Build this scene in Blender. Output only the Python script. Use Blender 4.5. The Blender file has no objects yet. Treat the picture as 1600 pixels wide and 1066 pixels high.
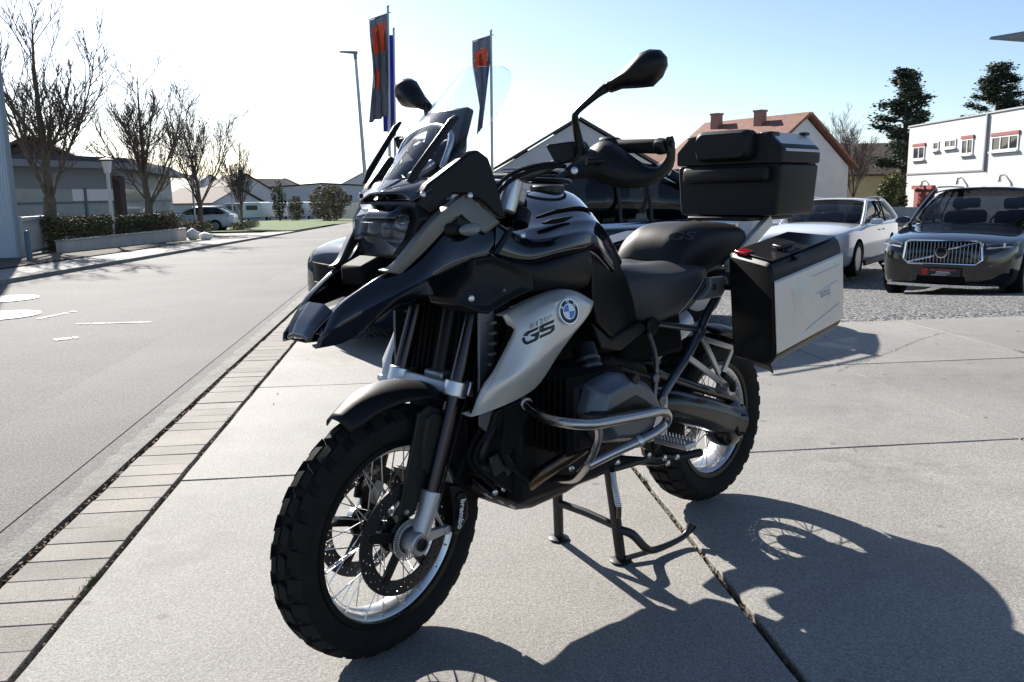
import bpy, bmesh, math, random
from mathutils import Vector, Matrix, noise
random.seed(7)
rad = math.radians
V = Vector
SC = bpy.context.scene
COL = SC.collection
# ------------------------------------------------------------------ camera, sky, sun, exposure
F_PX, CAM_H, PITCH, ROLL = 1313.15, 1.1898, 0.172327, -0.016163
W0, H0 = 1600.0, 1066.0
SUN_AZ, SUN_EL = rad(-28.5), rad(31)
cam = bpy.data.cameras.new('camera'); camo = bpy.data.objects.new('camera', cam); COL.objects.link(camo)
cam.sensor_fit = 'HORIZONTAL'; cam.sensor_width = 36; cam.lens = 36*F_PX/W0
cam.clip_start = 0.05; cam.clip_end = 6000
camo.matrix_world = Matrix.Translation((0, 0, CAM_H)) @ Matrix.Rotation(math.pi/2-PITCH, 4, 'X') @ Matrix.Rotation(ROLL, 4, 'Z')
SC.camera = camo
wd = bpy.data.worlds.new('World'); SC.world = wd; wd.use_nodes = True
nt = wd.node_tree; bg = nt.nodes['Background']
sky = nt.nodes.new('ShaderNodeTexSky'); sky.sky_type = 'NISHITA'; sky.sun_disc = False
sky.sun_elevation = SUN_EL; sky.sun_rotation = SUN_AZ
sky.air_density = 0.85; sky.dust_density = 0.7; sky.ozone_density = 2.0; sky.altitude = 300
nt.links.new(sky.outputs[0], bg.inputs[0]); bg.inputs[1].default_value = 0.075
sl = bpy.data.lights.new('sun', 'SUN'); sl.energy = 5.0; sl.angle = rad(0.53); sl.color = (1, .95, .88)
so = bpy.data.objects.new('sun', sl); COL.objects.link(so)
SUN_V = V((math.sin(SUN_AZ)*math.cos(SUN_EL), math.cos(SUN_AZ)*math.cos(SUN_EL), math.sin(SUN_EL)))
so.rotation_euler = (-SUN_V).to_track_quat('-Z', 'Y').to_euler(); so.location = SUN_V*60
SC.view_settings.view_transform = 'Standard'; SC.view_settings.look = 'None'
SC.view_settings.exposure = 1.1; SC.view_settings.gamma = 1.0; SC.view_settings.use_curve_mapping = False
SC.cycles.max_bounces = 8; SC.cycles.transparent_max_bounces = 16; SC.cycles.caustics_reflective = False; SC.cycles.caustics_refractive = False

# ------------------------------------------------------------------ places: photo rays met with planes of the place
YR = -0.107684                      # heading of the road
ES = V((math.sin(YR), math.cos(YR), 0)); ET = V((math.cos(YR), -math.sin(YR), 0))
BX, BY, BYAW, STEER = -0.35175, 2.10485, -2.373616, 0.128889
def ray(u, v):
    du, dv = u-W0/2, v-H0/2
    cr, sr = math.cos(ROLL), math.sin(ROLL)
    x = (cr*du+sr*dv)/F_PX; z = -(-sr*du+cr*dv)/F_PX
    c, s = math.cos(PITCH), math.sin(PITCH)
    return V((x, c+z*s, -s+z*c))
def drop(s):                        # the terrain falls gently away past the forecourt
    return 0.0 if s < 12 else -0.0165*(s-12)
def zg(x, y): return drop(x*ES.x+y*ES.y)
def G(u, v, z=None):
    d = ray(u, v); o = V((0, 0, CAM_H))
    if z is not None: return o+d*((z-CAM_H)/d.z)
    t = -CAM_H/d.z if d.z < 0 else 300
    for _ in range(60):
        q = o+d*t; e = q.z-zg(q.x, q.y); t += e/max(.02, -(d.z+.0165))*.7
    return o+d*t
def D(u, v, y):                     # point on the ray at world depth y
    d = ray(u, v); return V((0, 0, CAM_H))+d*(y/d.y)
def RD(t, s, z=0): return ET*t+ES*s+V((0, 0, z))
def to_bike(P):
    c, s = math.cos(BYAW), math.sin(BYAW); d = P-V((BX, BY, 0)); return V((c*d.x+s*d.y, -s*d.x+c*d.y, d.z))
_O = to_bike(V((0, 0, CAM_H)))
_AX = V((-math.sin(rad(25.5)), 0, math.cos(rad(25.5)))); _PV = V((-.09, 0, .328))
STM = Matrix.Translation(_PV) @ Matrix.Rotation(STEER, 4, _AX) @ Matrix.Translation(-_PV)
STI = STM.inverted()
def B(u, v, y):                     # point of the motorcycle's own frame at lateral offset y
    d = to_bike(V((0, 0, CAM_H))+ray(u, v))-_O; return _O+d*((y-_O.y)/d.y)
def S(u, v, y):                     # the same in the turned front fork's frame
    o = STI @ _O; d = STI.to_3x3() @ (to_bike(V((0, 0, CAM_H))+ray(u, v))-_O); return o+d*((y-o.y)/d.y)

# ------------------------------------------------------------------ materials
MATS = {}
def mat(name, col, rough=.5, metal=0, coat=0, spec=.5, bump=0, bscale=50, var=0, vscale=3, emis=None, trans=0, ior=1.45, coat_rough=.05, alpha=1, bdist=.002, detail=6):
    if name in MATS: return MATS[name]
    m = bpy.data.materials.new(name); m.use_nodes = True; t = m.node_tree; b = t.nodes['Principled BSDF']
    b.inputs['Base Color'].default_value = (*col, 1); b.inputs['Roughness'].default_value = rough; b.inputs['Metallic'].default_value = metal
    b.inputs['Coat Weight'].default_value = coat; b.inputs['Coat Roughness'].default_value = coat_rough
    b.inputs['Specular IOR Level'].default_value = spec; b.inputs['Transmission Weight'].default_value = trans; b.inputs['IOR'].default_value = ior; b.inputs['Alpha'].default_value = alpha
    tc = t.nodes.new('ShaderNodeTexCoord')
    if var:
        n = t.nodes.new('ShaderNodeTexNoise'); n.inputs['Scale'].default_value = vscale; n.inputs['Detail'].default_value = 8; n.inputs['Roughness'].default_value = .6
        t.links.new(tc.outputs['Object'], n.inputs['Vector'])
        r = t.nodes.new('ShaderNodeMapRange'); r.inputs[1].default_value = .3; r.inputs[2].default_value = .7; r.inputs[3].default_value = 1-var; r.inputs[4].default_value = 1+var
        t.links.new(n.outputs[0], r.inputs[0])
        x = t.nodes.new('ShaderNodeMix'); x.data_type = 'RGBA'; x.blend_type = 'MULTIPLY'; x.inputs[0].default_value = 1
        x.inputs[6].default_value = (*col, 1); t.links.new(r.outputs[0], x.inputs[7]); t.links.new(x.outputs[2], b.inputs['Base Color'])
    if bump:
        n = t.nodes.new('ShaderNodeTexNoise'); n.inputs['Scale'].default_value = bscale; n.inputs['Detail'].default_value = detail
        t.links.new(tc.outputs['Object'], n.inputs['Vector'])
        bm_ = t.nodes.new('ShaderNodeBump'); bm_.inputs['Strength'].default_value = bump; bm_.inputs['Distance'].default_value = bdist
        t.links.new(n.outputs[0], bm_.inputs['Height']); t.links.new(bm_.outputs[0], b.inputs['Normal'])
    if emis: b.inputs['Emission Color'].default_value = (*emis, 1); b.inputs['Emission Strength'].default_value = 1
    MATS[name] = m; return m
def clear_mat(name, tint=(1, 1, 1), refl=1.0, rough=.01):
    m = bpy.data.materials.new(name); m.use_nodes = True; t = m.node_tree; t.nodes.clear()
    o = t.nodes.new('ShaderNodeOutputMaterial'); mx = t.nodes.new('ShaderNodeMixShader'); fr = t.nodes.new('ShaderNodeFresnel'); fr.inputs[0].default_value = 1.45
    ml = t.nodes.new('ShaderNodeMath'); ml.operation = 'MULTIPLY'; ml.inputs[1].default_value = refl
    tr = t.nodes.new('ShaderNodeBsdfTransparent'); tr.inputs[0].default_value = (*tint, 1)
    gl = t.nodes.new('ShaderNodeBsdfGlossy'); gl.inputs['Roughness'].default_value = rough
    ge = t.nodes.new('ShaderNodeNewGeometry'); mi = t.nodes.new('ShaderNodeMapRange'); mi.inputs[3].default_value = 1.45; mi.inputs[4].default_value = 1/1.45
    t.links.new(ge.outputs['Backfacing'], mi.inputs[0]); t.links.new(mi.outputs[0], fr.inputs[0])
    t.links.new(fr.outputs[0], ml.inputs[0]); t.links.new(ml.outputs[0], mx.inputs[0]); t.links.new(tr.outputs[0], mx.inputs[1]); t.links.new(gl.outputs[0], mx.inputs[2]); t.links.new(mx.outputs[0], o.inputs[0])
    MATS[name] = m; return m

# ------------------------------------------------------------------ mesh helpers
def new_obj(name, me, parent=None):
    o = bpy.data.objects.new(name, me); COL.objects.link(o)
    if parent: o.parent = parent
    return o
def empty(name, loc=(0, 0, 0), rz=0):
    o = bpy.data.objects.new(name, None); COL.objects.link(o); o.location = loc; o.rotation_euler = (0, 0, rz); o.empty_display_size = .2
    return o
def tag(o, label=None, cat=None, group=None, kind=None):
    if label: o['label'] = label
    if cat: o['category'] = cat
    if group: o['group'] = group
    if kind: o['kind'] = kind
    return o
def spline(pts, n=6, closed=False):
    P = [V(p) for p in pts]; m = len(P); out = []
    rng = range(m if closed else m-1)
    for i in rng:
        if closed: a, b, c, d = P[(i-1) % m], P[i], P[(i+1) % m], P[(i+2) % m]
        else: a, b, c, d = P[max(i-1, 0)], P[i], P[i+1], P[min(i+2, m-1)]
        for k in range(n):
            t = k/n
            out.append(.5*((2*b)+(c-a)*t+(2*a-5*b+4*c-d)*t*t+(3*b-a-3*c+d)*t**3))
    if not closed: out.append(P[-1])
    return out
class MB:
    def __init__(s): s.v = []; s.f = []; s.mi = []; s.cm = 0
    def add(s, vs, fs):
        o = len(s.v); s.v += [V(x) for x in vs]; s.f += [tuple(i+o for i in f) for f in fs]; s.mi += [s.cm]*len(fs); return s
    def box(s, c, size, M=None, taper=(1, 1)):
        hx, hy, hz = size[0]/2, size[1]/2, size[2]/2; vs = []
        for z in (-hz, hz):
            k = taper if z > 0 else (1, 1)
            vs += [V((-hx*k[0], -hy*k[1], z)), V((hx*k[0], -hy*k[1], z)), V((hx*k[0], hy*k[1], z)), V((-hx*k[0], hy*k[1], z))]
        if M is not None: vs = [M @ x for x in vs]
        return s.add([x+V(c) for x in vs], [(0, 3, 2, 1), (4, 5, 6, 7), (0, 1, 5, 4), (1, 2, 6, 5), (2, 3, 7, 6), (3, 0, 4, 7)])
    def hexa(s, a, b):               # two quads (4 points each) joined
        return s.add(list(a)+list(b), [(0, 3, 2, 1), (4, 5, 6, 7), (0, 1, 5, 4), (1, 2, 6, 5), (2, 3, 7, 6), (3, 0, 4, 7)])
    def tube(s, pts, r, seg=10, cap=True, smooth=0, sx=1.0):
        P = [V(p) for p in pts]
        R = list(r) if hasattr(r, '__len__') else [r]*len(P)
        if smooth:
            R = [R[i]+(R[min(i+1, len(R)-1)]-R[i])*k/smooth for i in range(len(P)-1) for k in range(smooth)]+[R[-1]]
            P = spline(P, smooth)
        vs = []; n = len(P); up = None
        for i, p in enumerate(P):
            t = (P[min(i+1, n-1)]-P[max(i-1, 0)]).normalized()
            if up is None: up = V((0, 0, 1)) if abs(t.z) < .9 else V((0, 1, 0))
            a = t.cross(up).normalized(); up = a.cross(t).normalized()
            for k in range(seg):
                g = 2*math.pi*k/seg; vs.append(p+(a*math.cos(g)*sx+up*math.sin(g))*R[i])
        fs = [(i*seg+k, i*seg+(k+1) % seg, (i+1)*seg+(k+1) % seg, (i+1)*seg+k) for i in range(n-1) for k in range(seg)]
        if cap: fs += [tuple(range(seg))[::-1], tuple((n-1)*seg+k for k in range(seg))]
        return s.add(vs, fs)
    def loft(s, loops, cap=True, closed=False):
        m = len(loops[0]); n = len(loops); vs = [V(p) for l in loops for p in l]
        fs = [(i*m+k, i*m+(k+1) % m, ((i+1) % n)*m+(k+1) % m, ((i+1) % n)*m+k) for i in range(n if closed else n-1) for k in range(m)]
        if cap and not closed: fs += [tuple(range(m))[::-1], tuple((n-1)*m+k for k in range(m))]
        return s.add(vs, fs)
    def grid(s, rows):
        m = len(rows[0]); n = len(rows)
        return s.add([V(p) for r in rows for p in r], [(i*m+k, i*m+k+1, (i+1)*m+k+1, (i+1)*m+k) for i in range(n-1) for k in range(m-1)])
    def prism(s, pts, off):
        n = len(pts); off = V(off); P = [V(p) for p in pts]
        return s.add(P+[p+off for p in P], [tuple(range(n))[::-1], tuple(range(n, 2*n))]+[(i, (i+1) % n, n+(i+1) % n, n+i) for i in range(n)])
    def lathe(s, prof, c=(0, 0, 0), axis='y', seg=48, closed=False):
        # prof: (radius, offset along the axis)
        c = V(c); vs = []; n = len(prof)
        for k in range(seg):
            g = 2*math.pi*k/seg; ca, sa = math.cos(g), math.sin(g)
            for r, h in prof:
                vs.append(c+(V((r*ca, h, r*sa)) if axis == 'y' else V((r*ca, r*sa, h)) if axis == 'z' else V((h, r*ca, r*sa))))
        e = n if closed else n-1
        fs = [(k*n+i, k*n+(i+1) % n, ((k+1) % seg)*n+(i+1) % n, ((k+1) % seg)*n+i) for k in range(seg) for i in range(e)]
        if not closed:
            if prof[0][0] > 1e-6: fs.append(tuple(k*n for k in range(seg)))
            if prof[-1][0] > 1e-6: fs.append(tuple(k*n+n-1 for k in range(seg))[::-1])
        return s.add(vs, fs)
    def ball(s, c, r, seg=14, rings=8, M=None):
        c = V(c); rr = r if hasattr(r, '__len__') else (r, r, r); vs = []
        for i in range(rings+1):
            a = math.pi*i/rings
            for k in range(seg):
                g = 2*math.pi*k/seg; q = V((rr[0]*math.sin(a)*math.cos(g), rr[1]*math.sin(a)*math.sin(g), rr[2]*math.cos(a)))
                vs.append(c+(M @ q if M is not None else q))
        return s.add(vs, [(i*seg+k, i*seg+(k+1) % seg, (i+1)*seg+(k+1) % seg, (i+1)*seg+k) for i in range(rings) for k in range(seg)])
    def mirror(s, axis=1):
        n = len(s.v); vs = []
        for p in s.v: q = p.copy(); q[axis] = -q[axis]; vs.append(q)
        fs = [tuple(i+n for i in reversed(f)) for f in s.f]; s.v += vs; s.f += fs; s.mi += list(s.mi); return s
    def xf(s, M): s.v = [M @ p for p in s.v]; return s
    def mesh(s, name, mats, smooth=40, weld=True, recalc=True):
        me = bpy.data.meshes.new(name); me.from_pydata([tuple(p) for p in s.v], [], s.f)
        for m in (mats if isinstance(mats, (list, tuple)) else [mats]): me.materials.append(MATS[m] if isinstance(m, str) else m)
        if any(s.mi):
            for p, i in zip(me.polygons, s.mi): p.material_index = i
        bm = bmesh.new(); bm.from_mesh(me)
        if weld: bmesh.ops.remove_doubles(bm, verts=bm.verts, dist=1e-5)
        if recalc: bmesh.ops.recalc_face_normals(bm, faces=bm.faces)
        bm.to_mesh(me); bm.free()
        if smooth:
            me.polygons.foreach_set('use_smooth', [True]*len(me.polygons)); me.set_sharp_from_angle(angle=rad(smooth))
        me.update(); return me
    def build(s, name, mats, parent=None, smooth=40, steer=False, bevel=0, sub=0, solid=0, seg=2, off=-1, weld=True, blim=35):
        if steer: s.v = [STM @ p for p in s.v]
        o = new_obj(name, s.mesh(name, mats, smooth, weld), parent)
        if sub: m = o.modifiers.new('sub', 'SUBSURF'); m.levels = sub; m.render_levels = sub; m.boundary_smooth = 'PRESERVE_CORNERS'
        if solid: m = o.modifiers.new('solid', 'SOLIDIFY'); m.thickness = solid; m.offset = off
        if bevel: m = o.modifiers.new('bevel', 'BEVEL'); m.width = bevel; m.segments = seg; m.limit_method = 'ANGLE'; m.angle_limit = rad(blim); m.harden_normals = False
        return o
def rz(a): return Matrix.Rotation(a, 3, 'Z')
def text_mesh(txt, size, extrude=.001, bold=0, shear=0, spacing=1.0):
    cu = bpy.data.curves.new('lettering', 'FONT'); cu.body = txt; cu.size = size; cu.extrude = extrude; cu.align_x = 'CENTER'; cu.align_y = 'CENTER'; cu.offset = bold; cu.shear = shear; cu.space_character = spacing
    o = bpy.data.objects.new('lettering', cu); COL.objects.link(o)
    dg = bpy.context.evaluated_depsgraph_get(); dg.update()
    me = bpy.data.meshes.new_from_object(o.evaluated_get(dg)); bpy.data.objects.remove(o); bpy.data.curves.remove(cu)
    return me
def lettering(name, txt, size, M, m, parent, **k):
    me = text_mesh(txt, size, **k); me.materials.clear(); me.materials.append(MATS[m]); me.transform(M); me.name = name
    return new_obj(name, me, parent)
def frame_from(o, xd, up):             # matrix: x along xd, y near up, z out
    x = V(xd).normalized(); z = x.cross(V(up)).normalized(); y = z.cross(x)
    return Matrix(((x.x, y.x, z.x, o[0]), (x.y, y.y, z.y, o[1]), (x.z, y.z, z.z, o[2]), (0, 0, 0, 1)))
# ------------------------------------------------------------------ ground materials
def ground_mat(name, c1, c2, speck, rough=.75, big=1.2, fine=220, bump=.35, stain=.25, spec=.25, grain=.34, spots=False, tone=0):
    m = bpy.data.materials.new(name); m.use_nodes = True; t = m.node_tree; b = t.nodes['Principled BSDF']; L = t.links.new
    geo = t.nodes.new('ShaderNodeNewGeometry')
    def noise_(sc, det=6, ro=.6):
        n = t.nodes.new('ShaderNodeTexNoise'); n.inputs['Scale'].default_value = sc; n.inputs['Detail'].default_value = det; n.inputs['Roughness'].default_value = ro
        L(geo.outputs['Position'], n.inputs['Vector']); return n
    def mr(src, a, b_, c, d):
        r = t.nodes.new('ShaderNodeMapRange'); r.inputs[1].default_value = a; r.inputs[2].default_value = b_; r.inputs[3].default_value = c; r.inputs[4].default_value = d; L(src, r.inputs[0]); return r.outputs[0]
    def mix(fac, a, b_, mode='MIX'):
        x = t.nodes.new('ShaderNodeMix'); x.data_type = 'RGBA'; x.blend_type = mode
        if hasattr(fac, 'is_linked'): L(fac, x.inputs[0])
        else: x.inputs[0].default_value = fac
        for i, q in ((6, a), (7, b_)):
            if hasattr(q, 'is_linked'): L(q, x.inputs[i])
            else: x.inputs[i].default_value = (*q, 1)
        return x.outputs[2]
    n1 = noise_(big, 9, .65); n2 = noise_(fine, 3, .7); n3 = noise_(big*.23, 5, .6); n4 = noise_(fine*.37, 2, .5)
    c = mix(mr(n1.outputs[0], .32, .68, 0, 1), c1, c2)
    k = mr(n2.outputs[0], .36, .66, 1-grain, 1+grain)
    c = mix(1.0, c, k, 'MULTIPLY')
    k3 = mr(n3.outputs[0], .3, .7, 1-stain, 1+stain*.4)
    c = mix(1.0, c, k3, 'MULTIPLY')
    vo = t.nodes.new('ShaderNodeTexVoronoi'); vo.inputs['Scale'].default_value = fine*.42; L(geo.outputs['Position'], vo.inputs['Vector'])
    if spots:
        v3 = t.nodes.new('ShaderNodeTexVoronoi'); v3.inputs['Scale'].default_value = 3.3; v3.inputs['Randomness'].default_value = 1; L(geo.outputs['Position'], v3.inputs['Vector'])
        c = mix(mr(v3.outputs['Distance'], .045, .075, .55, 0), c, (.10, .09, .08))
        n5 = noise_(.9, 4, .5); n6 = noise_(7, 5, .6); mm = t.nodes.new('ShaderNodeMath'); mm.operation = 'MULTIPLY'; L(mr(n5.outputs[0], .50, .66, 0, 1), mm.inputs[0]); L(mr(n6.outputs[0], .4, .62, 0, .55), mm.inputs[1]); c = mix(mm.outputs[0], c, (.15, .138, .125))
    c = mix(mr(vo.outputs['Distance'], .0, .26, .75, 0), c, speck)
    if tone:
        oi = t.nodes.new('ShaderNodeObjectInfo'); c = mix(1.0, c, mr(oi.outputs['Random'], 0, 1, 1-tone, 1+tone), 'MULTIPLY')
    L(c, b.inputs['Base Color']); b.inputs['Roughness'].default_value = rough; b.inputs['Specular IOR Level'].default_value = spec
    bp = t.nodes.new('ShaderNodeBump'); bp.inputs['Strength'].default_value = bump; bp.inputs['Distance'].default_value = .004
    s_ = t.nodes.new('ShaderNodeMath'); s_.operation = 'ADD'; L(n2.outputs[0], s_.inputs[0]); L(n4.outputs[0], s_.inputs[1])
    L(s_.outputs[0], bp.inputs['Height']); L(bp.outputs[0], b.inputs['Normal'])
    MATS[name] = m; return m
ground_mat('concrete', (.315, .30, .275), (.255, .243, .222), (.46, .445, .42), rough=.75, spec=.25, fine=150, spots=True, tone=.07)
ground_mat('paver', (.325, .295, .265), (.25, .23, .205), (.44, .42, .39), big=3, rough=.85, tone=.12)
ground_mat('asphalt', (.165, .16, .154), (.135, .131, .126), (.25, .245, .24), rough=.84, big=.5, fine=95, bump=.7, stain=.25, spec=.2, grain=.5)
ground_mat('old_asphalt', (.175, .169, .161), (.143, .138, .132), (.26, .252, .245), rough=.84, big=.8, fine=95, bump=.7, spec=.2, grain=.5)
ground_mat('kerb_stone', (.25, .24, .22), (.15, .145, .13), (.36, .35, .33), rough=.85, big=6, fine=120, bump=.9)
ground_mat('pavement_far', (.34, .325, .30), (.28, .27, .25), (.42, .40, .38), rough=.85)
def gravel_mat():
    m = bpy.data.materials.new('gravel'); m.use_nodes = True; t = m.node_tree; b = t.nodes['Principled BSDF']; L = t.links.new; geo = t.nodes.new('ShaderNodeNewGeometry')
    vo = t.nodes.new('ShaderNodeTexVoronoi'); vo.inputs['Scale'].default_value = 34; L(geo.outputs['Position'], vo.inputs['Vector'])
    v2 = t.nodes.new('ShaderNodeTexVoronoi'); v2.inputs['Scale'].default_value = 15; L(geo.outputs['Position'], v2.inputs['Vector'])
    rp = t.nodes.new('ShaderNodeValToRGB'); rp.color_ramp.elements[0].color = (.06, .058, .056, 1); rp.color_ramp.elements[1].color = (.34, .33, .315, 1)
    hs = t.nodes.new('ShaderNodeSeparateColor'); L(vo.outputs['Color'], hs.inputs[0]); L(hs.outputs[0], rp.inputs[0])
    mx = t.nodes.new('ShaderNodeMix'); mx.data_type = 'RGBA'; mx.blend_type = 'MULTIPLY'; mx.inputs[0].default_value = .55; L(rp.outputs[0], mx.inputs[6]); L(v2.outputs['Color'], mx.inputs[7])
    gs = t.nodes.new('ShaderNodeHueSaturation'); gs.inputs['Saturation'].default_value = .12; gs.inputs['Value'].default_value = 1.0; L(mx.outputs[2], gs.inputs['Color']); L(gs.outputs[0], b.inputs['Base Color'])
    b.inputs['Roughness'].default_value = .9; b.inputs['Specular IOR Level'].default_value = .2
    bp = t.nodes.new('ShaderNodeBump'); bp.inputs['Strength'].default_value = 1; bp.inputs['Distance'].default_value = .02; bp.invert = True; L(vo.outputs['Distance'], bp.inputs['Height']); L(bp.outputs[0], b.inputs['Normal']); MATS['gravel'] = m
gravel_mat()
ground_mat('earth', (.12, .105, .08), (.08, .07, .055), (.16, .14, .11), rough=.95, big=2)
ground_mat('grass_field', (.10, .15, .035), (.065, .11, .025), (.15, .18, .06), rough=.95, big=.6, fine=25, bump=1)
mat('joint_dirt', (.055, .05, .042), .95, bump=.8, bscale=120, var=.4, vscale=30)
mat('dead_leaf', (.16, .10, .05), .85, var=.5, vscale=9)
mat('road_paint', (.62, .61, .59), .7, var=.25, vscale=14)
mat('cast_iron', (.24, .235, .23), .6, metal=.3, bump=.5, bscale=90)

# ------------------------------------------------------------------ terrain and road
SS = [-60, -20, 0, 4, 8, 10, 12, 14, 18, 24, 32, 44, 60, 80, 110, 150, 220, 400, 900, 2500]
def sheet(name, tl, tr, s0, s1, dz, m, ss=None, parent=None):
    S_ = sorted(set([s0, s1]+[s for s in SS if s0 < s < s1])); b = MB(); rows = []
    for s in S_:
        a = tl(s) if callable(tl) else tl; c = tr(s) if callable(tr) else tr
        n = 2 if abs(c-a) < 60 else 9
        rows.append([RD(a+(c-a)*i/(n-1), s, drop(s)+dz) for i in range(n)])
    b.grid(rows); o = b.build(name, m, parent, smooth=0)
    for p in o.data.polygons:
        if p.normal.z < 0: p.flip()
    return o
tag(sheet('ground', -2500, 2500, -60, 2500, -.62, 'earth'), kind='structure')
tag(sheet('road', -6.5, -1.50, -60, 220, -.045, 'asphalt'), kind='structure')
def zlot(t, s):
    k = min(1, max(0, t/3.2)); k = k*k*(3-2*k); q = min(.47, .085*max(0, s-7.6)); return -q*k+drop(s)-.012
b = MB(); b.grid([[RD(-1.02+41*(i/40)**1.6, s, zlot(-1.02+41*(i/40)**1.6, s)) for i in range(41)] for s in [7.22+.35*k for k in range(24)]+[16, 18, 21, 25, 30, 36, 44]]); tag(b.build('gravel_lot', 'gravel', smooth=80), kind='structure')
tag(sheet('far_pavement', -8.0, -6.62, -60, 47, .015, 'pavement_far'), kind='structure')
tag(sheet('far_driveway', -16, -8.0, 33, 44.5, .019, 'pavement_far'), kind='structure')
tag(sheet('grass_verge', -40, -6.62, 47, 118, .06, 'grass_field'), kind='structure')
tag(sheet('planting_bed', -30, -8.0, 5, 33, .04, 'earth'), kind='structure')
# newer asphalt band along the near side, and the kerb beyond
tag(sheet('road_repair_band', -2.35, -1.62, -8, 90, -.041, 'old_asphalt'), kind='structure')
def kerb_run(name, t0, t1, z0, z1, s0, s1, m, step=1.0, jit=.0):
    b = MB(); s = s0; rows = []
    while s <= s1+1e-6:
        j = random.uniform(-jit, jit); d = drop(s)
        rows.append([RD(t0+j, s, z0+d), RD(t0+j+.012, s, z1+d+random.uniform(-jit, 0)*.4), RD(t1, s, z1+d), RD(t1, s, z0+d-.05)]); s += step
    b.grid(rows); return tag(b.build(name, m, smooth=30), kind='structure')
kerb_run('near_kerb', -1.50, -1.385, -.06, -.004, -2, 12, 'kerb_stone', .06, .014)
kerb_run('near_kerb_continuation', -1.50, -1.02, -.06, -.006, 12.05, 90, 'kerb_stone', 1.0, .004)
kerb_run('far_kerb', -6.62, -6.5, .018, -.06, -20, 60, 'kerb_stone', 1.0)
# ------------------------------------------------------------------ forecourt slabs and the strip of pavers
fc = tag(sheet('forecourt', -1.40, 12.6, -6, 7.22, -.028, 'joint_dirt'), kind='structure')
TJ = [-1.062, .905, 2.835, 4.34, 6.3, 8.3, 10.3, 12.3]; SJ = [-5.6, -3.75, -1.9, -.05, 1.73, 3.6, 5.40, 7.2]
rs = random.Random(3)
for i in range(len(TJ)-1):
    for j in range(len(SJ)-1):
        gl = .006 if i != 1 else .011; gr = .006 if i != 0 else .011
        t0, t1, s0, s1 = TJ[i]+gl, TJ[i+1]-gr, SJ[j]+.005, SJ[j+1]-.005
        b = MB(); n = 14; pts = []
        def jig(a): return a+rs.uniform(-.0025, .0025)
        for k in range(n): pts.append((t0+(t1-t0)*k/n, jig(s0)))
        for k in range(n): pts.append((jig(t1), s0+(s1-s0)*k/n))
        for k in range(n): pts.append((t1-(t1-t0)*k/n, jig(s1)))
        for k in range(n): pts.append((jig(t0), s1-(s1-s0)*k/n))
        dz = rs.uniform(-.003, .001); c = V(((t0+t1)/2, (s0+s1)/2))
        lo = [RD(a, s_, -.09) for a, s_ in pts]; mi = [RD(a, s_, dz-.006) for a, s_ in pts]
        hi = [RD(a+(c.x-a)*.004, s_+(c.y-s_)*.004, dz) for a, s_ in pts]
        b.loft([lo, mi, hi]); b.build('slab', 'concrete', fc, smooth=0)
pv = tag(sheet('paver_strip', -1.385, -1.0, -2, 12, -.03, 'joint_dirt'), kind='structure')
s = -1.6; k = 0
while s < 11.8:
    b = MB(); ln = .147; q = rs.uniform(-.004, .004); a0, a1 = -1.345+rs.uniform(-.004, .004), -1.078+rs.uniform(-.003, .003); dz = rs.uniform(-.002, .001); tw = rs.uniform(-.004, .004)
    lo = [RD(a0, s, -.08), RD(a1, s+tw, -.08), RD(a1, s+ln-.004+tw, -.08), RD(a0, s+ln-.004, -.08)]
    hi = [RD(a0, s, dz), RD(a1, s+tw, dz+rs.uniform(-.002, .002)), RD(a1, s+ln-.004+tw, dz), RD(a0, s+ln-.004, dz)]
    b.hexa(lo, hi); b.build('paver', 'paver', pv, smooth=0, bevel=.002, seg=1); s += ln+q*.5; k += 1
# dead leaves in the gutter and in the wide joint
b = MB()
def leaf(p, sz):
    M = Matrix.Rotation(rs.uniform(0, 6.3), 3, 'Z') @ Matrix.Rotation(rs.uniform(-.8, .8), 3, 'X') @ Matrix.Rotation(rs.uniform(-.6, .6), 3, 'Y')
    b.add([p+M @ V(q) for q in ((-sz, 0, 0), (0, -sz*.5, .003), (sz, 0, 0), (0, sz*.5, -.002))], [(0, 1, 2, 3)])
for _ in range(1500): leaf(RD(rs.gauss(-1.366, .013), rs.uniform(1.0, 7.2), rs.uniform(-.022, -.004)), rs.uniform(.004, .013))
for _ in range(700): leaf(RD(rs.gauss(-1.07, .006), rs.uniform(1.0, 7.2), rs.uniform(-.02, -.002)), rs.uniform(.003, .008))
for _ in range(500): leaf(RD(rs.gauss(.905, .006), rs.uniform(1.2, 4.2), rs.uniform(-.022, -.004)), rs.uniform(.003, .008))
for _ in range(26): leaf(RD(rs.uniform(-1.0, 6), rs.uniform(1.8, 7), .004), rs.uniform(.006, .014))
tag(b.build('leaf_litter', 'dead_leaf', smooth=0, weld=False), 'small brown dead leaves lying in the kerb gutter and slab joints', 'leaves', kind='stuff')
# little weeds in the joints
mat('weed', (.09, .13, .03), .8)
b = MB()
for (t, s, n, h) in ((-1.075, 2.62, 40, .02), (.91, 3.3, 30, .015), (-1.07, 4.6, 40, .02), (-1.07, 5.4, 50, .025), (4.34, 5.6, 40, .02), (.9, 2.35, 20, .015)):
    for _ in range(n):
        p = RD(t+rs.gauss(0, .006), s+rs.gauss(0, .05), -.012); q = V((rs.uniform(-.014, .014), rs.uniform(-.014, .014), rs.uniform(.4, 1)*h+.008))
        b.add([p+V((-.002, 0, 0)), p+V((.002, 0, 0)), p+q], [(0, 1, 2)])
tag(b.build('joint_weeds', 'weed', smooth=0, weld=False), 'tiny green weeds sprouting from the slab joints', 'weeds', kind='stuff')
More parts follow.
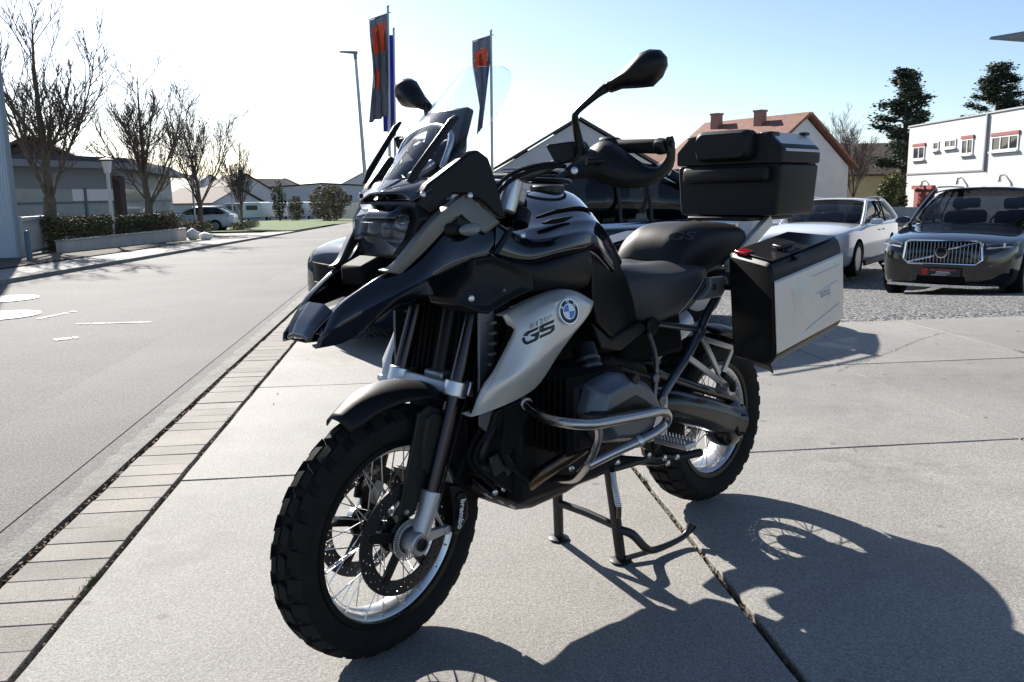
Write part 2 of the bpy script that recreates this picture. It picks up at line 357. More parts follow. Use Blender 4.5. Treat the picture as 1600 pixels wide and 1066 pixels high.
# manholes and worn paint on the road
def manhole(u, v, r, label):
    p = G(u, v, -.045); e = empty('manhole_cover', (p.x, p.y, -.041)); tag(e, label, 'manhole cover')
    b = MB(); b.lathe([(0, .004), (r*.80, .004), (r*.82, 0)], axis='z', seg=32); b.build('lid', 'cast_iron', e)
    b = MB(); b.lathe([(r*.84, 0), (r*.85, .006), (r, .006), (r*1.01, 0)], axis='z', seg=32); b.build('ring', 'road_paint', e)
manhole(5, 468, .42, 'round manhole cover with pale ring, farther one by the grey corrugated building')
manhole(-2, 494, .42, 'round pale manhole cover nearer the kerb, beside the worn white line')
b = MB()
def stripe(a, c, w):
    A, C = G(*a, -.0385), G(*c, -.0385); d = (C-A).normalized(); n = V((-d.y, d.x, 0))*w/2; m = 10
    for i in range(m):
        if rs.random() < .12: continue
        p, q = A.lerp(C, i/m), A.lerp(C, (i+rs.uniform(.7, 1))/m); k = rs.uniform(.6, 1)
        b.add([p-n*k, q-n*k, q+n, p+n], [(0, 1, 2, 3)])
stripe((60, 498), (124, 485), .07); stripe((85, 531), (122, 527), .12); stripe((120, 506), (238, 503), .05); 
tag(b.build('worn_road_paint', 'road_paint', smooth=0, weld=False), kind='structure')

# a fine crack wandering over the slabs on the right
b = MB(); pts = [G(u, v, .0035) for u, v in ((1308, 580), (1340, 566), (1362, 560), (1395, 548), (1425, 535), (1450, 526), (1478, 518))]; pts = spline(pts, 6); ck = random.Random(4)
for i in range(len(pts)-1):
    p, q = pts[i]+V((ck.uniform(-.012, .012), ck.uniform(-.012, .012), 0))*(i > 0), pts[i+1]; w = V((.0, ck.uniform(.002, .005), 0)); b.add([p-w, q-w, q+w, p+w], [(0, 1, 2, 3)])
b.build('slab_crack', 'joint_dirt', fc, smooth=0, weld=False)
# ================================================================== MOTORCYCLE
ZR = {'A': (420, 80, .3003), 'B': (430, 300, .3003), 'C': (760, 60, .3003), 'D': (700, 380, .37538), 'E': (410, 560, .4689), 'F': (940, 190, .37523), 'G': (740, 560, .3376),
      '1': (500, 270, .1501), '2': (680, 240, .2), '3': (760, 560, .22523), '4': (960, 460, .2439), '5': (590, 460, .2439), '6': (560, 600, .2813), '0': (0, 0, 1)}
def zb(k, X, Y, y): a, b, s = ZR[k]; return B(a+s*X, b+s*Y, y)
def zs(k, X, Y, y): a, b, s = ZR[k]; return S(a+s*X, b+s*Y, y)
def fl(p): return V((p[0], -p[1], p[2]))
mat('rubber', (.009, .009, .0095), .75, bump=.3, bscale=160, spec=.2)
mat('tread_rubber', (.013, .013, .013), .8, bump=.35, bscale=90, var=.25, vscale=14, spec=.2)
mat('black_gloss', (.0025, .0035, .008), .12, coat=.8, spec=.5)
mat('black_paint', (.004, .004, .005), .25, coat=.3)
mat('black_plastic', (.0085, .0085, .009), .45, spec=.28, bump=.12, bscale=400, bdist=.0006)
mat('black_satin', (.006, .006, .0065), .35, spec=.3)
mat('matt_black', (.004, .004, .004), .7, spec=.15)
mat('grey_green', (.016, .019, .017), .42, spec=.3, bump=.1, bscale=350, bdist=.0006)
mat('grey_trim', (.135, .132, .118), .40, metal=.25, coat=.15)
mat('silver_paint', (.60, .585, .555), .34, metal=.35, coat=.25)
mat('silver_dark', (.10, .10, .10), .35, metal=.6)
mat('alu', (.62, .62, .63), .32, metal=.9)
mat('alu_cast', (.48, .48, .49), .42, metal=.8, bump=.15, bscale=260, bdist=.0006)
mat('alu_case', (.60, .58, .55), .40, metal=.45, var=.05, vscale=6)
mat('steel_bar', (.42, .41, .40), .26, metal=1)
mat('frame_steel', (.11, .125, .15), .3, metal=.75)
mat('dark_steel', (.045, .045, .048), .4, metal=.8, var=.2, vscale=12)
mat('fork_tube', (.055, .045, .048), .22, metal=.9)
mat('spoke_steel', (.72, .72, .72), .25, metal=1)
mat('engine_cover', (.10, .112, .13), .38, metal=.55, coat=.1)
mat('engine_dark', (.009, .009, .010), .5, spec=.25, metal=.3, bump=.3, bscale=60)
mat('header_pipe', (.16, .12, .09), .28, metal=.95, var=.5, vscale=9)
mat('vinyl_grey', (.046, .046, .048), .46, spec=.3, bump=.25, bscale=700, bdist=.0005)
mat('vinyl_black', (.010, .010, .0105), .5, spec=.3, bump=.25, bscale=700, bdist=.0005)
mat('red_lens', (.32, .012, .012), .15, coat=.5)
mat('lens_grey', (.16, .165, .17), .12, coat=.6)
mat('mirror_glass', (.8, .8, .8), .03, metal=1)
mat('chrome', (.75, .75, .76), .08, metal=1)
mat('decal_black', (.012, .012, .014), .4)
mat('decal_grey', (.36, .355, .335), .4)
mat('blue_enamel', (.03, .16, .55), .25, coat=.5)
mat('white_enamel', (.75, .75, .75), .25, coat=.5)
clear_mat('screen_clear', (.93, .95, .97), 1.0)
clear_mat('lens_clear', (.62, .64, .66), .8); mat('led_white', (.7, .7, .7), .2, metal=.3)
mc = empty('motorcycle', (BX, BY, 0), BYAW)
tag(mc, 'black and silver adventure motorcycle with side cases parked on its centre stand', 'motorcycle')

# ---------------- wheels
def tyre_mb(R, hw, nb, rim_r, seed=1):
    b = MB(); r0 = R-.011
    prof = [(rim_r-.004, -hw*.62), (rim_r+.012, -hw*.80), (rim_r+(r0-rim_r)*.45, -hw*.98), (r0-.030, -hw*.99), (r0-.012, -hw*.86), (r0-.003, -hw*.5), (r0, 0)]
    prof = prof+[(r, -h) for r, h in prof[-2::-1]]
    b.lathe(prof, seg=96, closed=True)
    def crown(h): a = abs(h)/hw; return r0+.001-.030*a**2.6
    def block(a0, a1, h0, h1, sk, ht):
        n = 3; lo = []; hi = []
        for j in range(n+1):
            a = a0+(a1-a0)*j/n
            for h in (h0, h1):
                aa = a+sk*h/hw; rr = crown(h)
                lo.append(V(((rr-.006)*math.cos(aa), h, (rr-.006)*math.sin(aa)))); q = rr+ht
                ah = aa+(.004 if j == 0 else -.004 if j == n else 0)
                hi.append(V((q*math.cos(ah), h*.985+(.0015 if h == h0 else -.0015), q*math.sin(ah))))
        vs = lo+hi; m = 2*(n+1); fs = []
        for j in range(n): fs += [(m+2*j, m+2*j+1, m+2*j+3, m+2*j+2)]; fs += [(2*j, 2*j+2, m+2*j+2, m+2*j), (2*j+1, m+2*j+1, m+2*j+3, 2*j+3)]
        fs += [(0, m, m+1, 1), (2*n, 2*n+1, m+2*n+1, m+2*n)]
        b.add(vs, fs)
    st = 2*math.pi/nb
    for k in range(nb):
        a = k*st
        block(a, a+st*.62, -hw*.44, -hw*.03, .05, .013); block(a+st*.12, a+st*.74, hw*.03, hw*.44, -.05, .013)
        block(a+st*.45, a+st*1.06, hw*.50, hw*.97, -.03, .013); block(a+st*.40, a+st*1.01, -hw*.97, -hw*.50, .03, .013)
    return b
def rim_mb(r, hw):
    b = MB(); e = r
    b.lathe([(e, -hw), (e+.004, -hw+.004), (e-.004, -hw+.010), (e-.018, -hw+.016), (e-.027, -hw*.45), (e-.029, 0), (e-.027, hw*.45), (e-.018, hw-.016), (e-.004, hw-.010), (e+.004, hw-.004), (e, hw),
             (e-.010, hw-.003), (e-.026, hw-.016), (e-.034, hw*.4), (e-.036, 0), (e-.034, -hw*.4), (e-.026, -hw+.016), (e-.010, -hw+.003)], seg=96, closed=True)
    return b
def disc_mb(r0, r1, y, th=.005, na=144, wave=.0):
    # drilled ring: cells of a polar grid, some of them left open
    b = MB(); nr = 9; V_ = {}; vs = []; fs = []
    def vid(i, k, sd):
        key = (i, k % na, sd)
        if key not in V_:
            a = 2*math.pi*(k % na)/na; r = r0+(r1-r0)*i/nr
            V_[key] = len(vs); vs.append(V((r*math.cos(a), y+(th/2 if sd else -th/2), r*math.sin(a))))
        return V_[key]
    op = set()
    for k in range(na):
        q = k % 6
        if q == 0: op.add((2, k))
        if q == 2: op.add((4, k))
        if q == 4: op.add((6, k))
    for i in range(nr):
        for k in range(na):
            if (i, k) in op:
                c = [(i, k), (i, k+1), (i+1, k+1), (i+1, k)]
                for j in range(4): p, q = c[j], c[(j+1) % 4]; fs.append((vid(*p, 0), vid(*q, 0), vid(*q, 1), vid(*p, 1)))
                continue
            fs.append((vid(i, k, 0), vid(i, k+1, 0), vid(i+1, k+1, 0), vid(i+1, k, 0))); fs.append((vid(i, k, 1), vid(i+1, k, 1), vid(i+1, k+1, 1), vid(i, k+1, 1)))
    for k in range(na):
        for i in (0, nr): fs.append((vid(i, k, 0), vid(i, k+1, 0), vid(i, k+1, 1), vid(i, k, 1)))
    b.add(vs, fs); return b
def carrier_mb(r_in, r_out, y, arms=5):
    b = MB()
    b.lathe([(r_in*.55, y-.006), (r_in*.55, y+.006), (r_in, y+.006), (r_in, y-.006)], seg=32, closed=True)
    for k in range(arms):
        a = 2*math.pi*k/arms+.3; c, s = math.cos(a), math.sin(a)
        M = Matrix(((c, 0, -s), (0, 1, 0), (s, 0, c)))
        b.box(M @ V(((r_in+r_out)/2, y, 0)), (r_out-r_in+.01, .008, .026), M)
        b.lathe([(0, -.007), (.011, -.007), (.011, .007), (0, .007)], c=M @ V((r_out-.002, y, 0)), seg=14)
    return b
def wheel(name, centre, M, R, hw, rimr, rimhw, nb, discs, hubw, flange, nsp):
    w = rim_mb(rimr, rimhw)
    w.cm = 1
    for sd in (1, -1): w.lathe([(rimr-.017, sd*(rimhw-.012)), (rimr-.012, sd*(rimhw+.001)), (rimr+.003, sd*(rimhw+.002)), (rimr+.006, sd*(rimhw-.003)), (rimr-.004, sd*(rimhw-.008))], seg=96, closed=True)
    w.lathe([(0, -hubw), (.024, -hubw), (.027, -hubw*.8), (flange, -hubw*.62), (flange, -hubw*.5), (.026, -hubw*.35), (.026, hubw*.35), (flange, hubw*.5), (flange, hubw*.62), (.027, hubw*.8), (.024, hubw), (0, hubw)], seg=32)
    o = w.build(name, ['alu', 'black_satin'], mc); o.matrix_local = Matrix.Translation(centre) if M is None else M @ Matrix.Translation(centre)
    tyre_mb(R, hw, nb, rimr).build('tyre', 'tread_rubber', o, smooth=30)
    me = None
    for k in range(nsp):
        sd = 1 if k % 2 else -1; lean = 1 if (k//2) % 2 else -1
        a = 2*math.pi*k/nsp
        if k < 4:
            b = MB(); p = V((flange-.003, sd*hubw*.56, 0)); da = lean*.62
            q = V((math.cos(da)*(rimr-.013), -0*sd+sd*(rimhw-.013), math.sin(da)*(rimr-.013)))
            b.tube([p, q], .0017, 6); d = (q-p).normalized(); b.tube([q-d*.014, q+d*.006], .0030, 6)
            if k == 0: protos = []
            protos.append(b.mesh('spoke', 'spoke_steel'))
        sp = new_obj('spoke', protos[k % 4], o); sp.rotation_euler = (0, a, 0)
    for (y, r0, r1) in discs:
        d = disc_mb(r0, r1, y).build('brake_disc', 'dark_steel', o, smooth=30)
    return o
fw = wheel('front_wheel', V((0, 0, .328)), STM, .334, .062, .2475, .046, 30, ((.078, .112, .153), (-.078, .112, .153)), .062, .048, 40)
for y in (.078, -.078): carrier_mb(.05, .118, y*.97).build('disc_carrier', 'black_satin', fw)
b = MB()
for k in range(48):
    a = 2*math.pi*k/48; M = Matrix.Rotation(-a, 3, 'Y'); b.box(M @ V((.046, .094, 0)), (.011, .002, .0032), M)
b.lathe([(.0525, .093), (.0525, .095), (.055, .095), (.055, .093)], seg=40, closed=True); b.lathe([(.036, .093), (.036, .095), (.041, .095), (.041, .093)], seg=40, closed=True)
b.build('sensor_ring', 'alu_cast', fw)
RC = V((-1.507, 0, .318+.0141))
rw = wheel('rear_wheel', RC, None, .322, .083, .222, .062, 30, ((-.075, .085, .133),), .07, .06, 40)

# ---------------- fork
A = V((-.008, 0, .322)); tb = V((-.068, 0, .44)); tt = V((-.222, 0, .89)); td = (tt-tb).normalized()
for sd in (1, -1):
    y = V((0, .105*sd, 0))
    fk = MB(); fk.tube([tb-td*.02+y, tt+y], .0215, 20)
    fo = fk.build('fork_leg', 'fork_tube', mc, steer=True)
    lo = MB(); lo.tube([A+V((-.012, .108*sd, .015)), tb-td*.05+y, tb+y, tb+td*.005+y], [.024, .0265, .028, .027], 20)
    lo.lathe([(0, -.026), (.030, -.026), (.033, -.020), (.033, .020), (.030, .026), (0, .026)], c=A+V((0, .104*sd, 0)), seg=24)
    # rearward arm that carries the brake caliper
    p = A+V((-.012, .098*sd, 0)); q = V((-.138, .09*sd, .309)); lo.hexa([p+V((0, -.012, -.016)), p+V((0, .012, -.016)), q+V((0, .008, -.010)), q+V((0, -.008, -.010))], [p+V((0, -.012, .016)), p+V((0, .012, .016)), q+V((0, .008, .010)), q+V((0, -.008, .010))])
    lo.tube([q+V((0, -.012, 0)), q+V((0, .012, 0))], .013, 14)
    q2 = tb+y-td*.03+V((-.01, 0, 0)); lo.tube([q2, q+V((.012, 0, .012))], .0055, 8)
    lo.build('fork_foot', 'alu_cast', fo, steer=True, bevel=.003)
    nut = MB(); nut.lathe([(0, .0), (.017, 0), (.017, .006), (.012, .007), (.011, .002), (0, .002)] if sd > 0 else [(0, 0), (.017, 0), (.017, -.006), (0, -.007)], c=A+V((0, .13*sd, 0)), seg=20)
    nut.build('axle_end', 'dark_steel', fo, steer=True)
    # caliper
    c = MB(); pts = [(-.132, .44), (-.165, .432), (-.198, .405), (-.205, .36), (-.192, .315), (-.165, .290), (-.148, .300), (-.150, .345), (-.142, .39)]
    c.prism([V((x, sd*.062, z)) for x, z in pts], (0, .05*sd, 0))
    for (x, z) in ((-.172, .395), (-.180, .34)): c.lathe([(0, .0), (.019, 0), (.017, .008), (0, .008)] if sd > 0 else [(0, 0), (.019, 0), (.017, -.008), (0, -.008)], c=(x, sd*.111, z), seg=16)
    co = c.build('brake_caliper', 'black_satin', fo, steer=True, bevel=.006)
    if sd > 0:
        M = frame_from(V((-.171, .1195, .366)), V((-.03, 0, -.9)), V((1, 0, 0)))
        M = STM @ frame_from(V((-.168, .1205, .352)), V((.16, 0, -1)), V((-1, 0, -.16)))
        # text reads from top to bottom on the caliper
        if (M.to_3x3() @ V((0, 0, 1))).y < 0: M = STM @ frame_from(V((-.168, .1205, .352)), V((.16, 0, -1)), V((1, 0, .16)))
        lettering('caliper_lettering', 'brembo', .026, M, 'white_enamel', fo, bold=.0006)
    # brake line
    ln = MB(); ln.tube([zs('6', 590, 190, .10*sd) if sd > 0 else fl(zs('6', 590, 190, .10)), V((-.205, .10*sd, .56)), V((-.20, .10*sd, .50)), V((-.172, .09*sd, .43))], .0045, 8, smooth=6)
    ln.build('brake_hose', 'rubber', fo, steer=True)
# clamps of the lower fork bridge
zc = .700; xc = tb.x+(zc-tb.z)*td.x/td.z
Mt = Matrix.Rotation(math.atan2(-td.x, td.z), 3, 'Y').inverted()
br = MB(); br.box(V((xc-.012, 0, zc-.006)), (.055, .17, .034), Mt); br.box(V((xc-.06, 0, zc)), (.08, .07, .05)); clo = br.build('fork_bridge', 'alu_cast', mc, steer=True, bevel=.006)
for sd in (1, -1):
    cl = MB(); cl.tube([V((xc, .105*sd, zc))-td*.021, V((xc, .105*sd, zc))+td*.021], .033, 24); cl.box(V((xc-.036, .118*sd, zc-.004)), (.034, .034, .040), Mt)
    cl.build('fork_clamp', 'alu', clo, steer=True, bevel=.004)
    for dz in (-.010, .010):
        bo = MB(); bo.lathe([(0, .137*sd), (.0075, .137*sd), (.0085, .133*sd), (.0085, .128*sd)], c=(xc-.036+dz*.2, 0, zc-.004+dz), seg=12); bo.build('clamp_bolt', 'dark_steel', clo, steer=True)
# ---------------- front mudguard
mg = MB(); rows = []
cen = V((-.012, 0, .340))
for i in range(15):
    a = rad(62+ (150-62)*i/14); k = i/14
    r = .376+.012*math.sin(k*math.pi)-.006*k; hwid = .045+.038*min(1, k*2.6)**.7 if k < .5 else .083-.008*(k-.5)
    row = []
    for j in range(9):
        t = -1+2*j/8; y = hwid*t; rr = r-.034*abs(t)**2.6-(.006 if k < .08 else 0)
        row.append(cen+V((rr*math.cos(a), y, rr*math.sin(a))))
    rows.append(row)
mg.grid(rows); mgo = mg.build('front_mudguard', 'black_plastic', mc, steer=True, solid=.004, sub=1, off=0)
for sd in (1, -1):
    b = MB(); pl = [(-.036, .654), (-.075, .668), (-.112, .652), (-.132, .60), (-.120, .552), (-.072, .46), (-.012, .384), (.03, .402), (.012, .48), (-.012, .56)]
    b.prism([V((x, .080*sd, z)) for x, z in pl], (0, .010*sd, 0))
    po = b.build('fork_cover', 'grey_green', mgo, steer=True, bevel=.003)
    b = MB(); pl = [(-.058, .640), (-.085, .652), (-.110, .640), (-.127, .598), (-.118, .556), (-.072, .478), (-.046, .50), (-.042, .57)]
    b.add([V((x, .0895*sd, z)) for x, z in pl]+[V((x*.9-.008, (.100)*sd, z*.93+.041)) for x, z in pl], [tuple(range(8, 16))]+[(i, (i+1) % 8, 8+(i+1) % 8, 8+i) for i in range(8)])
    b.build('cover_bulge', 'grey_green', mgo, steer=True, bevel=.003)
    b = MB(); b.lathe([(0, .096*sd), (.006, .095*sd), (.007, .088*sd)], c=(.008, 0, .405), seg=12); b.build('cover_bolt', 'alu', mgo, steer=True)
    # rear splash flap beside the fork
    b = MB(); b.prism([V((x, .062*sd, z)) for x, z in ((-.175, .66), (-.20, .64), (-.30, .50), (-.302, .46), (-.265, .462), (-.215, .54))], (0, .006*sd, 0)); b.build('splash_flap', 'black_plastic', mgo, steer=True, bevel=.002)
# ---------------- helpers for panels
def zpl(k, pts, st=False): return [(zs if st else zb)(k, X, Y, y) for X, Y, y in pts]
def sidepanel(name, k, pts, th, m, parent, mirror=True, bevel=.004, st=False, off=None):
    # an outlined panel with thickness towards the middle of the machine, on one or both sides
    P = zpl(k, pts, st); res = []
    for sd in ((1, -1) if mirror else (1,)):
        Q = [p if sd > 0 else fl(p) for p in P]
        b = MB(); b.prism(Q, off if off and sd > 0 else fl(off) if off else (0, -th*sd, 0)); res.append(b.build(name, m, parent, bevel=bevel, steer=st, seg=3))
    return res
def skin(name, rows, th, m, parent, mirror=True, sub=2, st=False, smooth=60):
    res = []
    for sd in ((1, -1) if mirror else (1,)):
        b = MB(); b.grid([[p if sd > 0 else fl(p) for p in r] for r in rows]); res.append(b.build(name, m, parent, solid=th, sub=sub, steer=st, off=0, smooth=smooth))
    return res
def bolt(p, d, r, m, parent, st=False):
    b = MB(); d = V(d).normalized(); b.tube([V(p)-d*.004, V(p)+d*.002, V(p)+d*.004], [r, r, r*.6], 12); return b.build('bolt', m, parent, steer=st)

def crease(o, n, cols=(), rws=(), val=1.0):
    at = o.data.attributes.new('crease_edge', 'FLOAT', 'EDGE')
    for e in o.data.edges:
        a, c = sorted(e.vertices)
        if a % n == c % n and a % n in cols: at.data[e.index].value = val
        if a//n == c//n and a//n in rws: at.data[e.index].value = val
# ---------------- beak and upper side panels
zB = lambda X, Y, y: zb('B', X, Y, y)
# centre bill
rows = []
for (xr, zt, hw_, dz) in ((.216, .868, .046, .008), (.195, .905, .062, .012), (.158, .944, .074, .016), (.150, .925, .072, .014), (.06, .955, .080, .01), (-.04, .985, .09, .01)):
    rows.append([V((xr, t*hw_, zt-(0 if abs(t) < .6 else dz))) for t in (-1, -.5, 0, .5, 1)])
b = MB(); b.grid(rows); bill = b.build('beak', 'black_gloss', mc, solid=.006, sub=2, off=-1, smooth=60); crease(bill, 5, (1, 3), (0, 1, 2, 3), .9)
b = MB(); b.grid([[V((x, y, z)) for y in (-w, 0, w)] for x, z, w in ((.212, .858, .03), (.17, .86, .055), (.06, .90, .075), (-.06, .93, .08))]); b.build('beak_underside', 'black_plastic', bill, solid=.004, off=0)
# intake mouth between bill and lamp
b = MB(); b.box((.02, 0, 1.012), (.09, .11, .05), Matrix.Rotation(rad(22), 3, 'Y'), (.75, .8)); b.build('intake_duct', 'matt_black', bill, bevel=.008)
# side wing: upper facet, crease, lower facet
up = [(232, 742, .060), (320, 596, .080), (440, 515, .095), (560, 428, .110), (650, 408, .122), (740, 350, .135), (845, 232, .155), (955, 118, .172), (1090, 215, .188), (1178, 186, .196)]
cr = [(222, 775, .078), (330, 690, .098), (440, 630, .118), (545, 574, .135), (640, 525, .150), (740, 475, .165), (840, 424, .178), (930, 380, .190), (1010, 340, .202), (1120, 325, .208)]
lw = [(210, 812, .074), (330, 792, .085), (384, 772, .095), (550, 652, .110), (640, 600, .120), (700, 572, .130), (770, 545, .140), (840, 525, .15), (905, 512, .160), (940, 500, .166)]
rows = []
for u_, c_, l_ in zip(up, cr, lw):
    U, C_, L_ = zB(*u_), zB(*c_), zB(*l_); m1 = U.lerp(C_, .5)+V((0, .006, 0)); rows.append([U-V((0, .018, .004)), U, m1, C_, C_.lerp(L_, .5)+V((0, .001, 0)), L_, L_-V((0, .014, -.004))])
for sd in (1, -1):
    b = MB(); b.grid([[p if sd > 0 else fl(p) for p in r] for r in rows]); o = b.build('side_fairing', 'black_gloss', mc, solid=.005, sub=2, off=0, smooth=50)
    crease(o, 7, (1, 3, 5), (0,), .95)
# grey trim arm
out = [(560, 415, .118), (622, 402, .126), (700, 300, .142), (800, 170, .158), (880, 88, .168), (985, 14, .176), (1070, 85, .186), (1160, 160, .196)]
inn = [(640, 428, .126), (672, 398, .132), (748, 330, .146), (848, 222, .164), (905, 160, .172), (962, 112, .180), (1020, 165, .188), (1092, 214, .196)]
rows = []
for o_, i_ in zip(out, inn):
    P, Q = zB(*o_)+V((0, .004, 0)), zB(*i_)+V((0, .004, 0)); rows.append([P-V((0, .022, -.002)), P, P.lerp(Q, .5)+V((0, .002, 0)), Q, Q-V((0, .012, 0))])
for o in skin('fairing_trim', rows, .004, 'grey_trim', mc, sub=2, smooth=60): crease(o, 5, (1, 3), (0, 5, 7), 1.0)
for (pts) in ([(955, 125, .192), (1012, 165, .196), (1040, 190, .199), (985, 215, .199), (945, 185, .196)],):
    sidepanel('trim_recess', 'B', pts, .006, 'grey_green', mc, bevel=.002)
# indicator
for sd in (1, -1):
    P = zB(1015, 195, .215); st_ = zB(920, 195, .190)
    if sd < 0: P, st_ = fl(P), fl(st_)
    b = MB(); b.tube([st_-V((0, .02*sd, 0)), st_+(P-st_)*.35], [.016, .013], 14, sx=.8); io = b.build('indicator', 'black_plastic', mc)
    b = MB(); M = Matrix.Rotation(rad(4), 3, 'Y'); b.ball(P, (.036, .014, .015), M=M); b.build('indicator_lens', 'lens_grey', io, smooth=60)
# ---------------- headlight
fr = [(-.108, 1.176), (.108, 1.176), (.130, 1.135), (.118, 1.09), (.072, 1.045), (-.072, 1.045), (-.118, 1.09), (-.130, 1.135)]
def hx(z): return -.050+.30*(1.176-z)*.9 if z > 1.10 else -.030+(1.10-z)*.15
b = MB(); b.loft([[V((hx(z)-.012, y*1.06, 1.11+(z-1.11)*1.08)) for y, z in fr], [V((hx(z)-.03, y*1.1, 1.11+(z-1.11)*1.1)) for y, z in fr], [V((-.20, y*1.1, 1.11+(z-1.11)*1.1)) for y, z in fr]])
hl = b.build('headlight', 'black_satin', mc, bevel=.004)
def ring(y0, y1, z0, z1, x, r=.012, n=4):
    pts = []
    for cy, cz, a0 in ((y1-r, z1-r, 0), (y0+r, z1-r, 90), (y0+r, z0+r, 180), (y1-r, z0+r, 270)):
        for k in range(n+1): a = rad(a0+90*k/n); pts.append(V((x, cy+r*math.cos(a), cz+r*math.sin(a))))
    return pts
for (y0, y1) in ((.012, .052), (.058, .092)):
    b = MB(); b.loft([ring(y0, y1, 1.088, 1.128, -.046), ring(y0+.002, y1-.002, 1.090, 1.126, -.028)]); b.build('lamp_reflector', 'led_white', hl, bevel=.002)
    b = MB(); b.box((-.026, (y0+y1)/2, 1.112), (.004, (y1-y0)*.9, .003)); b.build('lamp_bar', 'black_satin', hl)
b = MB(); b.loft([ring(-.1, -.012, 1.086, 1.128, -.046), ring(-.098, -.014, 1.088, 1.126, -.036)]); b.build('dipped_reflector', 'black_satin', hl, bevel=.002)
b = MB(); b.grid([[V((x, y, z)) for y in (-.085, -.04, 0, .04, .085)] for x, z in ((-.046, 1.168), (-.030, 1.150), (-.018, 1.138))]); b.build('lamp_brow', 'black_gloss', hl, solid=.004)
b = MB(); fr2 = [(y*.93, 1.11+(z-1.11)*.93) for y, z in fr]; b.add([V((hx(z)+.004, y, z)) for y, z in fr2]+[V((-.012, 0, 1.11))], [(i, (i+1) % 8, 8) for i in range(8)]); b.build('headlight_glass', 'lens_clear', hl, solid=.003, smooth=80)
# cheek plates beside the lamp
sidepanel('lamp_cheek', '1', [(1010, 330, .125), (1150, 420, .145), (1190, 400, .150), (1330, 290, .165), (1130, 210, .145), (1060, 250, .13)], .012, 'black_plastic', mc, bevel=.003)
# ---------------- upper cowl round the instruments
rows = [[zb('A', 740, 785, .108), zb('A', 700, 742, .070), V((-.036, .03, 1.196)), V((-.032, 0, 1.198))], [zb('A', 795, 755, .128), zb('A', 770, 715, .100), V((-.075, .05, 1.215)), V((-.075, 0, 1.215))],
        [zb('A', 850, 720, .146), zb('A', 860, 670, .130), V((-.12, .07, 1.235)), V((-.12, 0, 1.235))]]
skin('nose_cowl', rows, .005, 'black_gloss', mc, sub=2)
sidepanel('cowl_side', 'A', [(792, 757, .130), (832, 690, .138), (940, 608, .160), (1042, 528, .180), (1088, 512, .190), (1146, 556, .198), (1190, 690, .204), (1238, 872, .206), (1196, 862, .204), (1120, 790, .198), (1040, 745, .19), (960, 745, .175), (850, 835, .150)], .03, 'black_plastic', mc, bevel=.006)
for X, Y, y in ((803, 745, .134), (1048, 750, .196)):
    for sd in (1, -1): p = zb('A', X, Y, y); p.y *= sd; bolt(p, (.3, sd, .2), .007, 'alu', mc)
# instruments and navigation unit
b = MB(); b.box((-.205, 0, 1.275), (.05, .22, .07), Matrix.Rotation(rad(-35), 3, 'Y'), (.9, .9)); ins = b.build('instrument_panel', 'matt_black', mc, bevel=.012)
for y in (-.06, .055):
    b = MB(); b.tube([V((-.205, y, 1.285)), V((-.235, y, 1.300))], [.036, .038], 24); b.build('dial', 'black_satin', ins)
b = MB(); b.box((-.262, 0, 1.352), (.026, .152, .130), Matrix.Rotation(rad(-20), 3, 'Y')); nv = b.build('navigation_unit', 'black_satin', mc, bevel=.007, seg=2)
b = MB(); b.tube([V((-.235, 0, 1.30)), V((-.25, 0, 1.36))], .02, 12); b.build('navigation_mount', 'black_plastic', nv)
b = MB(); b.tube([V((-.16, -.10, 1.26)), V((-.20, -.09, 1.34)), V((-.22, 0, 1.37)), V((-.20, .09, 1.34)), V((-.16, .10, 1.26))], .008, 10, smooth=5); b.build('screen_brace', 'alu', mc)
b = MB(); b.tube([V((-.10, .045, 1.235)), V((-.17, .05, 1.27))], .013, 12); b.build('screen_knob', 'alu_cast', mc)
# ---------------- windscreen
prof = [(-.031, 1.198, .012), (-.048, 1.212, .060), (-.075, 1.238, .098), (-.125, 1.285, .130), (-.180, 1.340, .155), (-.225, 1.385, .164), (-.275, 1.435, .155), (-.312, 1.478, .138), (-.336, 1.508, .118), (-.346, 1.523, .098), (-.349, 1.529, .085)]
pp = spline([V(q) for q in prof], 3); rows = []
for q in pp:
    x, z, w = q; rows.append([V((x-.045*abs(t)**2*min(1, w/.12)-.008*abs(t), t*w, z-.006*abs(t))) for t in (-1, -.9, -.75, -.5, -.25, 0, .25, .5, .75, .9, 1)])
b = MB(); b.grid(rows); ws = b.build('windscreen', 'screen_clear', mc, solid=.004, off=0, smooth=80)
for sd in (1, -1):
    p0, p1 = V((-.058, .096*sd, 1.224)), V((-.196, .117*sd, 1.386)); d = (p1-p0).normalized(); n = V((.7, .25*sd, .6)); n = (n-d*n.dot(d)).normalized(); w = d.cross(n)
    b = MB(); q = []
    for p, h1, h2 in ((p0, .006, .012), (p0.lerp(p1, .15), .016, .024), (p0.lerp(p1, .9), .014, .026), (p1, .004, .018)):
        q.append([p-w*.010-n*.004, p+w*.010-n*.004, p+w*.006+n*h1*.7, p-w*.006+n*h1*.7])
    b.loft(q); b.build('screen_rail', 'black_satin', ws, bevel=.002)
